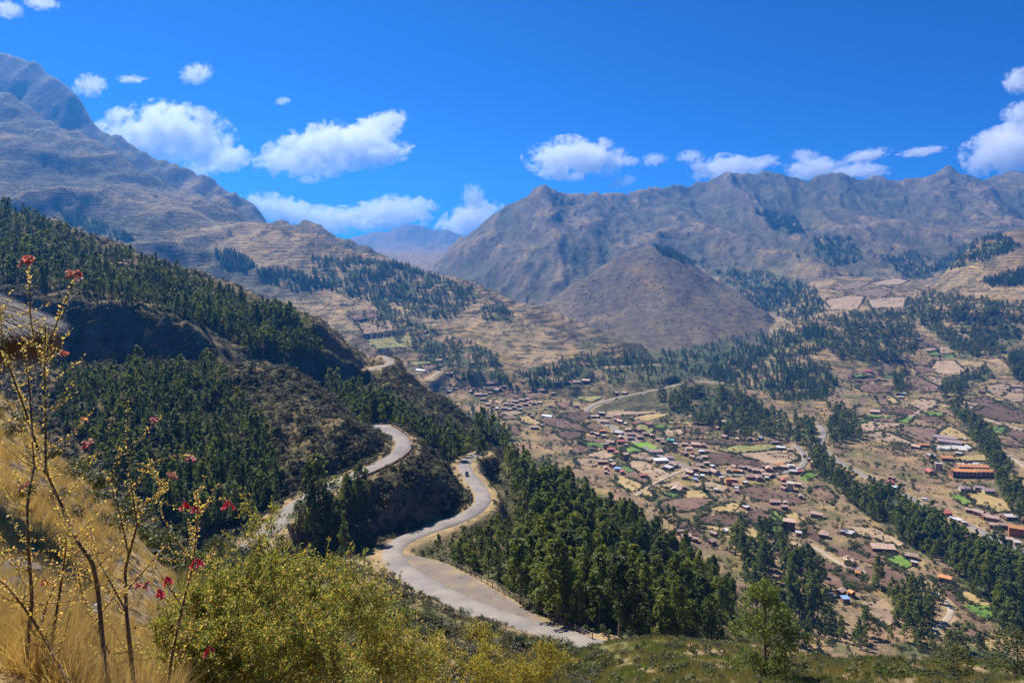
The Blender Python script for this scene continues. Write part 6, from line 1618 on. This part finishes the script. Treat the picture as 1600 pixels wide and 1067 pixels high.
# shrubs on the slope between the big bush and the road, each its own
n = 0
for k in range(4000):
    if n >= 170: break
    u = rs_.uniform(430, 900); py = rs_.uniform(885, 1075)
    g = ground(u, py, ymin=26)
    if g is None or g.y > 180 or not road_clear(g.x, g.y, 1.2): continue
    lim = np.interp(u, [430, 590, 640, 700, 780, 870, 900], [880, 884, 918, 955, 985, 1008, 1012])
    if py < lim: continue
    if 585 < u < 655 and py < lim + 22: continue          # bare bank beside the road
    h = rs_.uniform(1.3, 3.1) if g.y > 60 else rs_.uniform(0.9, 1.8)
    kind = 'dark_shrub' if rs_.uniform() < 0.62 else 'shrub'
    e = put_tree(PROTO[kind][n % 4], 'shrub', g.x, g.y, g.z, h, rs_.uniform(1.0, 1.5), rs_.uniform(0, 6.28), ('stems', 'foliage'))
    tag(e, ('dark grey-green shrub' if kind == 'dark_shrub' else 'fresh green shrub') + ' ' + ('beside the bare road bank' if g.y > 120 else ('above the lay-by edge' if g.y > 85 else ('in the middle of the near slope' if g.y > 50 else 'close behind the foreground bushes'))) + (' towards the big bush' if u < 600 else (' towards the grassy brow' if u > 760 else '')), 'shrub', 'shrubs on the slope below the road'); n += 1
stuff('slope_scrub', 'dark_shrub', [t for t in scatter_layer(['near_slope'], 5200, 30, 200, (0.6, 1.5), -0.2, 14, 9) if (t[0] / t[1] * F + 800) < 930], 'low scrub filling the slope below the road', 'scrub')
stuff('brow_scrub', 'shrub', [t for t in scatter_layer(['near_slope'], 3600, 50, 110, (0.4, 1.2), -0.1, 15, 7) if (t[0] / t[1] * F + 800) >= 880], 'low green tufts on the grassy brow', 'scrub')
stuff('brow_brush', 'dark_shrub', [t for t in scatter_layer(['near_slope'], 3600, 45, 112, (0.4, 1.1), 0.0, 16, 11) if (t[0] / t[1] * F + 800) >= 860], 'grey-brown brush on the brow at the bottom', 'scrub')
# the small leafy tree standing on the grassy brow
M_BROWT = leaf_simple('brow_tree_leaves', [(0.06, 0.10, 0.02), (0.11, 0.16, 0.03), (0.17, 0.21, 0.045), (0.26, 0.26, 0.06)], 0.5, 1.0)
def brow_tree():
    rs = np.random.default_rng(41); tr = [tube([(0, 0, -0.05), (0.01, 0, 0.2), (-0.02, 0.01, 0.5), (0.02, 0, 0.9)], [0.018, 0.014, 0.010, 0.003], 7)]; P, N = [], []
    for i in range(75):
        t = rs.uniform(0.12, 1.0); env = 0.40 * (math.sin(math.pi * min(1, t * 0.86 + 0.1)) ** 0.7) * (1 + 0.25 * math.sin(i * 1.9))
        a = rs.uniform(0, 6.28); r = env * rs.uniform(0.3, 1.0); c = np.array([math.cos(a) * r, math.sin(a) * r, t])
        v = rs.normal(size=(90, 3)); v /= np.linalg.norm(v, axis=1)[:, None]
        P.append(c + v * (rs.uniform(0.06, 0.11) * rs.uniform(0.3, 1, 90) ** 0.6)[:, None]); N.append(v + rs.normal(size=(90, 3)) * 0.7)
        if i % 3 == 0: tr.append(tube([(0, 0, max(0.05, t - 0.2)), c * [0.5, 0.5, 1] - [0, 0, 0.06], c], [0.007, 0.005, 0.002], 4))
    return mesh_np('trunk', *join(tr), M_BARK, True), mesh_np('crown', *cards(np.concatenate(P), np.concatenate(N), 0.014, 0.5, rs), M_BROWT)
BROW_TREE = brow_tree()
g = P3(1196, 1092, 62); e = put_tree(BROW_TREE, 'leafy_tree', g[0], g[1], zat(g[0], g[1]), 8.6, 1.0, 1.0)
tag(e, 'bushy green tree standing alone on the grassy brow at the bottom', 'tree')
for u, y, h, lab in ((950, 74, 2.2, 'bright green round bush on the grassy brow left of the lone tree'), (935, 70, 1.6, 'small bright green bush next to the round one on the brow'), (1590, 70, 6.0, 'dark leafy tree cut by the bottom right corner'), (1490, 66, 4.0, 'low leafy tree on the brow near the bottom right corner')):
    x = (u - 800) / F * y; pr = PROTO['round'][u % 5] if h > 3 else PROTO['shrub'][u % 4]
    e = put_tree(pr, 'leafy_tree' if h > 3 else 'shrub', x, y, zat(x, y), h, 1.25, u, ('trunk', 'crown') if h > 3 else ('stems', 'foliage'))
    tag(e, lab, 'tree' if h > 3 else 'shrub')

# ------------------------------------------------------------------ grass
def tuft(seed, nb, spread, lean, wd):
    rs = np.random.default_rng(seed); V, Fc = [], []
    for i in range(nb):
        a = rs.uniform(0, 6.28); r = spread * math.sqrt(rs.uniform()); b = np.array([math.cos(a) * r, math.sin(a) * r, -0.05])
        d = np.array([math.cos(a), math.sin(a), 0]) * lean * rs.uniform(0.3, 1.3) + rs.normal(size=3) * 0.1; h = rs.uniform(0.5, 1.0)
        s = np.array([-math.sin(a + 1), math.cos(a + 1), 0]) * wd
        m = b + np.array([0, 0, h * 0.55]) + d * 0.35 * h; t = b + np.array([0, 0, h * 0.9]) + d * h
        o = len(V); V += [b - s, b + s, m + s * 0.7, m - s * 0.7, t, t]
        Fc += [(o, o + 1, o + 2, o + 3), (o + 3, o + 2, o + 4, o + 4)]
    V = np.array(V); q = [f for f in Fc]
    tri = []
    for f in q:
        tri.append((f[0], f[1], f[2]));
        if f[2] != f[3] and f[3] != f[0]: tri.append((f[0], f[2], f[3])) if f[2] != f[3] else None
    return V, np.array([t for t in tri if len(set(t)) == 3])
def tuft_collection(name, mat, seeds, nb, spread, lean, wd):
    col = bpy.data.collections.new(name)
    for s in seeds:
        V, T = tuft(s, nb, spread, lean, wd)
        col.objects.link(bpy.data.objects.new(name + '_%d' % s, mesh_np(name, V, T, mat)))
    return col
SG['straw'] = scatter_group('scatter_straw', tuft_collection('straw_tuft', M_STRAW, (1, 2, 3, 4), 70, 0.16, 0.55, 0.006))
SG['olive'] = scatter_group('scatter_olive', tuft_collection('olive_tuft', M_GBLADE, (5, 6, 7), 46, 0.45, 0.5, 0.022))
SG['lush'] = scatter_group('scatter_lush', tuft_collection('lush_tuft', M_GBRIGHT, (8, 9), 46, 0.5, 0.5, 0.025))
def grass_items(n, u0, u1, y0, y1, h0, h1, seed, thr, sc):
    rs = np.random.default_rng(seed); u = rs.uniform(u0, u1, n); y = np.exp(rs.uniform(math.log(y0), math.log(y1), n)); x = (u - 800) / F * y
    k = fbm(x / sc, y / sc, 3, seed) > thr + rs.uniform(-0.2, 0.2, n)
    x, y = x[k], y[k]; z = zat_np(x, y)
    return [(a, b, c - 0.02, d, 1.0) for a, b, c, d in zip(x, y, z, rs.uniform(h0, h1, len(x)))]
stuff('dry_grass', 'straw', grass_items(4300, -220, 270, 3.0, 45, 0.09, 0.36, 31, -0.08, 0.7), 'golden dry grass on the left foreground slope', 'grass')
stuff('slope_straw', 'straw', grass_items(1500, -220, 170, 9, 30, 0.2, 0.5, 32, -0.1, 1.4), 'long golden grass on the upper part of the left slope', 'grass')
stuff('brow_grass', 'olive', grass_items(16000, 780, 1720, 28, 105, 0.3, 0.85, 33, -0.5, 6), 'olive and straw coloured grass on the brow at the bottom', 'grass')
stuff('lush_grass', 'lush', grass_items(6000, 860, 1720, 40, 92, 0.3, 0.8, 35, 0.12, 9), 'fresh green grass patches on the brow at the bottom', 'grass')
stuff('slope_grass', 'olive', grass_items(6000, 280, 880, 14, 170, 0.25, 0.7, 37, -0.1, 5), 'dry olive grass between the shrubs of the near slope', 'grass')

# ------------------------------------------------------------------ boulders and a scrap of plastic
M_STONE = plain_mat('grey_stone', (0.13, 0.112, 0.097), 0.95, 0.35, 6.0, 0.1, 0.5)
def boulder(u, py, y, r, label, seed):
    bm = bmesh.new(); bmesh.ops.create_icosphere(bm, subdivisions=3, radius=r)
    rs = np.random.default_rng(seed); off = rs.uniform(0, 50)
    for v in bm.verts:
        c = v.co / r; k = 1 + 0.35 * perlin(c.x * 1.3 + off, c.y * 1.3 + c.z, 3).item() + 0.12 * perlin(c.x * 4 + off, c.z * 4 + c.y, 4).item()
        v.co *= k; v.co.z *= 0.7
    me = bpy.data.meshes.new('boulder'); bm.to_mesh(me); bm.free(); me.materials.append(M_STONE)
    x = (u - 800) / F * y; o = obj('boulder', me, None, (x, y, zat(x, y) + r * 0.25)); o.rotation_euler = (0.2, 0.1, seed)
    tag(o, label, 'boulder', 'grey boulders on the dry slope')
boulder(20, 880, 6.5, 0.22, 'large grey boulder on the dry slope at the left edge', 1)
boulder(62, 900, 6.0, 0.12, 'small grey stone right of the large boulder', 2)
boulder(12, 940, 5.2, 0.14, 'grey stone below the large boulder at the left edge', 3)
boulder(95, 850, 7.5, 0.10, 'small stone behind the thick stem of the tall shrub', 4)
bm = bmesh.new(); bmesh.ops.create_grid(bm, x_segments=8, y_segments=8, size=0.07)
for v in bm.verts: v.co.z = 0.05 * perlin(v.co.x * 22, v.co.y * 22, 4).item() + 0.02
bmesh.ops.solidify(bm, geom=bm.faces, thickness=0.002)
me = bpy.data.meshes.new('plastic_scrap'); bm.to_mesh(me); bm.free(); me.materials.append(M_PLASTIC)
x = (146 - 800) / F * 7.2; o = obj('plastic_scrap', me, None, (x, 7.2, zat(x, 7.2) + 0.05)); o.rotation_euler = (0.7, 0.2, 0.5)
tag(o, 'crumpled white scrap of plastic on the dry grass', 'litter')

# ------------------------------------------------------------------ thatched shelter at the left edge
M_THTOP = leaf_simple('weathered_thatch', [(0.14, 0.115, 0.10), (0.28, 0.245, 0.215), (0.48, 0.44, 0.40)], 0.15, 8.0)
M_THIN = leaf_simple('thatch_straw', [(0.26, 0.12, 0.035), (0.40, 0.20, 0.06), (0.52, 0.29, 0.10)], 0.55, 8.0)
M_POLE = plain_mat('peeled_pole', (0.30, 0.20, 0.12), 0.85, 0.3, 4.0)
def hut():
    rs = np.random.default_rng(3)
    cx, cy = -8.28, 9.8; R0 = 1.5; ze = -1.10; pitch = 0.62
    gz = zat(cx, cy); e = empty('thatched_shelter', (cx, cy, gz))
    def surf(r, a, lift=0): return np.array([math.cos(a) * r, math.sin(a) * r, ze - gz + (R0 - r) * pitch + lift])
    V, Fc = [], []
    K, J = 40, 7
    for j in range(J):
        for k in range(K): V.append(surf(R0 * (1 - j / (J - 1) * 0.995), 2 * math.pi * k / K, -0.04 + 0.015 * math.sin(k * 3.1 + j)))
    for j in range(J - 1):
        for k in range(K): Fc.append((j * K + k, j * K + (k + 1) % K, (j + 1) * K + (k + 1) % K, (j + 1) * K + k))
    base = obj('thatch', mesh_np('thatch', V, np.array(Fc), M_THIN, True), e)
    def strands(n, mat, fn, nm):
        VV, FF = [], []
        for i in range(n):
            b, t, s = fn(); o = len(VV)
            VV += [b - s, b + s, t]; FF.append((o, o + 1, o + 2))
        ob = obj(nm, mesh_np(nm, np.array(VV), np.array(FF), mat), base); ob['kind'] = 'stuff'
    def top():
        a = rs.uniform(0, 6.283); r = R0 * math.sqrt(rs.uniform(0.01, 1.0)); L = rs.uniform(0.2, 0.45); a2 = a + rs.normal() * 0.05
        return surf(r, a, rs.uniform(0.0, 0.03)), surf(min(r + L, R0 + rs.uniform(0.0, 0.2)), a2, rs.uniform(-0.02, 0.15)), np.array([-math.sin(a), math.cos(a), 0]) * 0.008
    def fringe():
        a = rs.uniform(0, 6.283); r = R0 - rs.uniform(0.0, 0.30); b = surf(r, a, -0.02)
        t = b + np.array([math.cos(a) * rs.uniform(-0.08, 0.16), math.sin(a) * rs.uniform(-0.08, 0.16), -rs.uniform(0.3, 0.62)])
        return b, t, np.array([-math.sin(a), math.cos(a), 0]) * 0.006
    strands(9000, M_THTOP, top, 'top_straw'); strands(8500, M_THIN, fringe, 'fringe')
    for a in (1.9, 3.0, 4.1):
        q = surf(R0 * 0.72, a, -0.1); V, Fc2 = tube([(q[0], q[1], -0.6), (q[0], q[1], q[2])], [0.06, 0.05], 8); obj('post', mesh_np('post', V, Fc2, M_POLE, True), e)
    tag(e, 'thatched roof of a small round shelter at the left edge', 'shelter')
hut()
# ------------------------------------------------------------------ haze: one closed box of thin air round the whole valley
def build_haze():
    x0, x1, y0, y1, z0, z1 = -9500, 9500, -60, 9600, float(Z.min()) - 3, float(Z.max()) + 6
    v = [(x, y, z) for x in (x0, x1) for y in (y0, y1) for z in (z0, z1)]
    f = [[0, 1, 3, 2], [4, 6, 7, 5], [0, 4, 5, 1], [2, 3, 7, 6], [0, 2, 6, 4], [1, 5, 7, 3]]
    m = bpy.data.materials.new('haze_air'); m.use_nodes = True
    n, l = m.node_tree.nodes, m.node_tree.links
    n.remove(n['Principled BSDF'])
    pv = n.new('ShaderNodeVolumePrincipled')
    pv.inputs['Color'].default_value = (0.07, 0.36, 0.95, 1)
    pv.inputs['Density'].default_value = HAZE_DENSITY
    pv.inputs['Anisotropy'].default_value = 0.4
    l.new(pv.outputs[0], n['Material Output'].inputs['Volume'])
    m.cycles.homogeneous_volume = True
    o = obj('haze', mesh_np('haze', v, f, m))
    tag(o, 'thin blue haze filling the valley air', 'haze', None, 'stuff')
HAZE_DENSITY = 1.1e-4
build_haze()

# ------------------------------------------------------------------ cumulus clouds far behind the ranges
def cloud_material():
    m = bpy.data.materials.new('cloud_vapour'); m.use_nodes = True
    n, l = m.node_tree.nodes, m.node_tree.links
    n.remove(n['Principled BSDF'])
    tc = n.new('ShaderNodeTexCoord'); oi = n.new('ShaderNodeObjectInfo')
    def math_(op, a, b=None, c=None):
        k = n.new('ShaderNodeMath'); k.operation = op
        for i, v in enumerate((a, b, c)):
            if v is None: continue
            if isinstance(v, (int, float)): k.inputs[i].default_value = v
            else: l.new(v, k.inputs[i])
        return k.outputs[0]
    ln = n.new('ShaderNodeVectorMath'); ln.operation = 'LENGTH'; l.new(tc.outputs['Object'], ln.inputs[0])
    off = math_('MULTIPLY', oi.outputs['Random'], 400.0)
    sc = n.new('ShaderNodeVectorMath'); sc.operation = 'MULTIPLY'; sc.inputs[1].default_value = (3.6, 3.1, 1.9)
    l.new(tc.outputs['Object'], sc.inputs[0])
    ad = n.new('ShaderNodeVectorMath'); ad.operation = 'ADD'
    l.new(sc.outputs[0], ad.inputs[0]); l.new(off, ad.inputs[1])
    t = noise(n, l, 1.0, 8, 0.66, ad.outputs[0], 0.35)
    base = math_('SUBTRACT', 0.66, ln.outputs['Value'])
    k = math_('MULTIPLY_ADD', math_('SUBTRACT', t.outputs['Fac'], 0.5), 3.6, base)
    k = math_('MULTIPLY', k, 0.06)
    k = math_('MAXIMUM', k, 0.0); k = math_('MINIMUM', k, 0.0042)
    pv = n.new('ShaderNodeVolumePrincipled')
    pv.inputs['Color'].default_value = (1, 1, 1, 1)
    pv.inputs['Anisotropy'].default_value = 0.1
    l.new(k, pv.inputs['Density'])
    l.new(pv.outputs[0], n['Material Output'].inputs['Volume'])
    return m
CLOUDS = [  # image x, image y, width, height in photograph pixels, tilt in degrees, label
 (262,212,165,78,0,'large white cumulus cloud behind the crest of the left mountain'),
 (356,249,70,32,8,'medium ragged white cloud just right of the left mountain cloud'),
 (315,264,46,22,0,'small white puff touching the left mountain crest'),
 (508,236,170,64,12,'largest white cumulus cloud standing free in the left sky'),
 (588,203,88,34,24,'white tuft rising from the upper right of the free cumulus'),
 (590,243,92,30,12,'thin torn white cloud under the right end of the free cumulus'),
 (440,328,105,36,-14,'white cloud bank low over the terraced mountain shoulder'),
 (512,344,115,36,0,'middle piece of the white cloud bank above the saddle'),
 (612,334,120,44,5,'brightest piece of the cloud bank left of the far blue mountain'),
 (740,309,30,34,15,'small upright white puff above the far valley gap'),
 (732,345,92,40,22,'slanting white cloud between far mountain and peaked mountain'),
 (900,248,130,52,0,'oval white cumulus cloud above the pointed peak'),
 (980,252,36,13,0,'tiny cloud just right of the oval cumulus'),
 (1022,250,34,17,10,'second tiny cloud right of the oval cumulus'),
 (1078,245,36,17,0,'third small cloud, nearest the right-hand range'),
 (972,285,38,15,20,'little slanted cloud under the row of tiny clouds'),
 (1136,265,96,36,0,'white cloud peeking over the start of the right-hand range'),
 (1192,254,48,17,8,'thin wisp right of the cloud peeking over the range'),
 (1257,242,38,15,0,'small cloud floating above the middle of the right-hand range'),
 (1272,264,80,30,0,'white cloud half hidden behind the middle of the range'),
 (1345,268,74,20,0,'flat white cloud lying on the range crest'),
 (1352,244,64,16,12,'slanted wisp above the flat cloud on the range'),
 (1440,237,60,12,8,'thin faint wisp near the knob on the right-hand range'),
 (1580,236,120,62,8,'big white cumulus at the right edge of the sky'),
 (1568,206,76,18,14,'streaky wisp above the big right-edge cumulus'),
 (1594,178,46,30,0,'white puff at the right edge, middle of three'),
 (1594,126,42,32,0,'white puff at the right edge, highest of three'),
 (307,115,42,25,18,'small torn white cloud high in the left sky'),
 (140,134,42,28,8,'small round white cloud beside the rocky left crest'),
 (205,124,38,9,4,'faint wisp high above the left crest'),
 (442,158,22,10,10,'very small puff high in the middle of the left sky'),
 (12,16,40,22,0,'little white cloud in the top left corner'),
 (64,4,44,18,0,'little white cloud cut by the top edge'),
]
def build_clouds():
    m = cloud_material()
    me = None
    bm = bmesh.new(); bmesh.ops.create_icosphere(bm, subdivisions=3, radius=1.0)
    me = bpy.data.meshes.new('cloud'); bm.to_mesh(me); bm.free(); me.materials.append(m)
    for i, (cx, cy, w, h, tl, lab) in enumerate(CLOUDS):
        yy = 15000 + (i * 997 % 2200)
        if cy > 320: yy = 19000
        k = yy / F
        o = obj('cloud', me, None, ((cx - 800) * k, yy, (HZ - cy) * k))
        o.scale = (w * k * 0.68, max(w, h * 1.6) * k * 0.45, h * k * 0.74)
        o.rotation_euler = (0, -R(tl), 0)
        tag(o, lab, 'cloud', 'white cumulus clouds in the sky')
build_clouds()

# ------------------------------------------------------------------ a thin wisp of smoke in the gorge
def smoke():
    m = bpy.data.materials.new('smoke_wisp'); m.use_nodes = True
    n, l = m.node_tree.nodes, m.node_tree.links
    n.remove(n['Principled BSDF'])
    tc = n.new('ShaderNodeTexCoord'); t = noise(n, l, 1.6, 4, 0.6, tc.outputs['Object'], 0.6)
    ln = n.new('ShaderNodeVectorMath'); ln.operation = 'LENGTH'; l.new(tc.outputs['Object'], ln.inputs[0])
    a = n.new('ShaderNodeMath'); a.operation = 'SUBTRACT'; l.new(t.outputs['Fac'], a.inputs[0]); l.new(ln.outputs['Value'], a.inputs[1])
    b = n.new('ShaderNodeMath'); b.operation = 'MULTIPLY_ADD'; l.new(a.outputs[0], b.inputs[0]); b.inputs[1].default_value = 0.06; b.inputs[2].default_value = 0.012
    c = n.new('ShaderNodeMath'); c.operation = 'MAXIMUM'; l.new(b.outputs[0], c.inputs[0]); c.inputs[1].default_value = 0.0
    pv = n.new('ShaderNodeVolumePrincipled'); pv.inputs['Color'].default_value = (0.75, 0.85, 1.0, 1); l.new(c.outputs[0], pv.inputs['Density'])
    l.new(pv.outputs[0], n['Material Output'].inputs['Volume'])
    bm = bmesh.new(); bmesh.ops.create_icosphere(bm, subdivisions=2, radius=1.0)
    me = bpy.data.meshes.new('smoke'); bm.to_mesh(me); bm.free(); me.materials.append(m)
    g = ground(1408, 812, ymin=400)
    o = obj('smoke', me, None, (g.x - 4, g.y, g.z + 11)); o.scale = (14, 10, 9); o.rotation_euler = (0, 0.5, 0.3)
    tag(o, 'thin bluish wisp of smoke rising beside the gorge trees', 'smoke', None, 'stuff')
smoke()
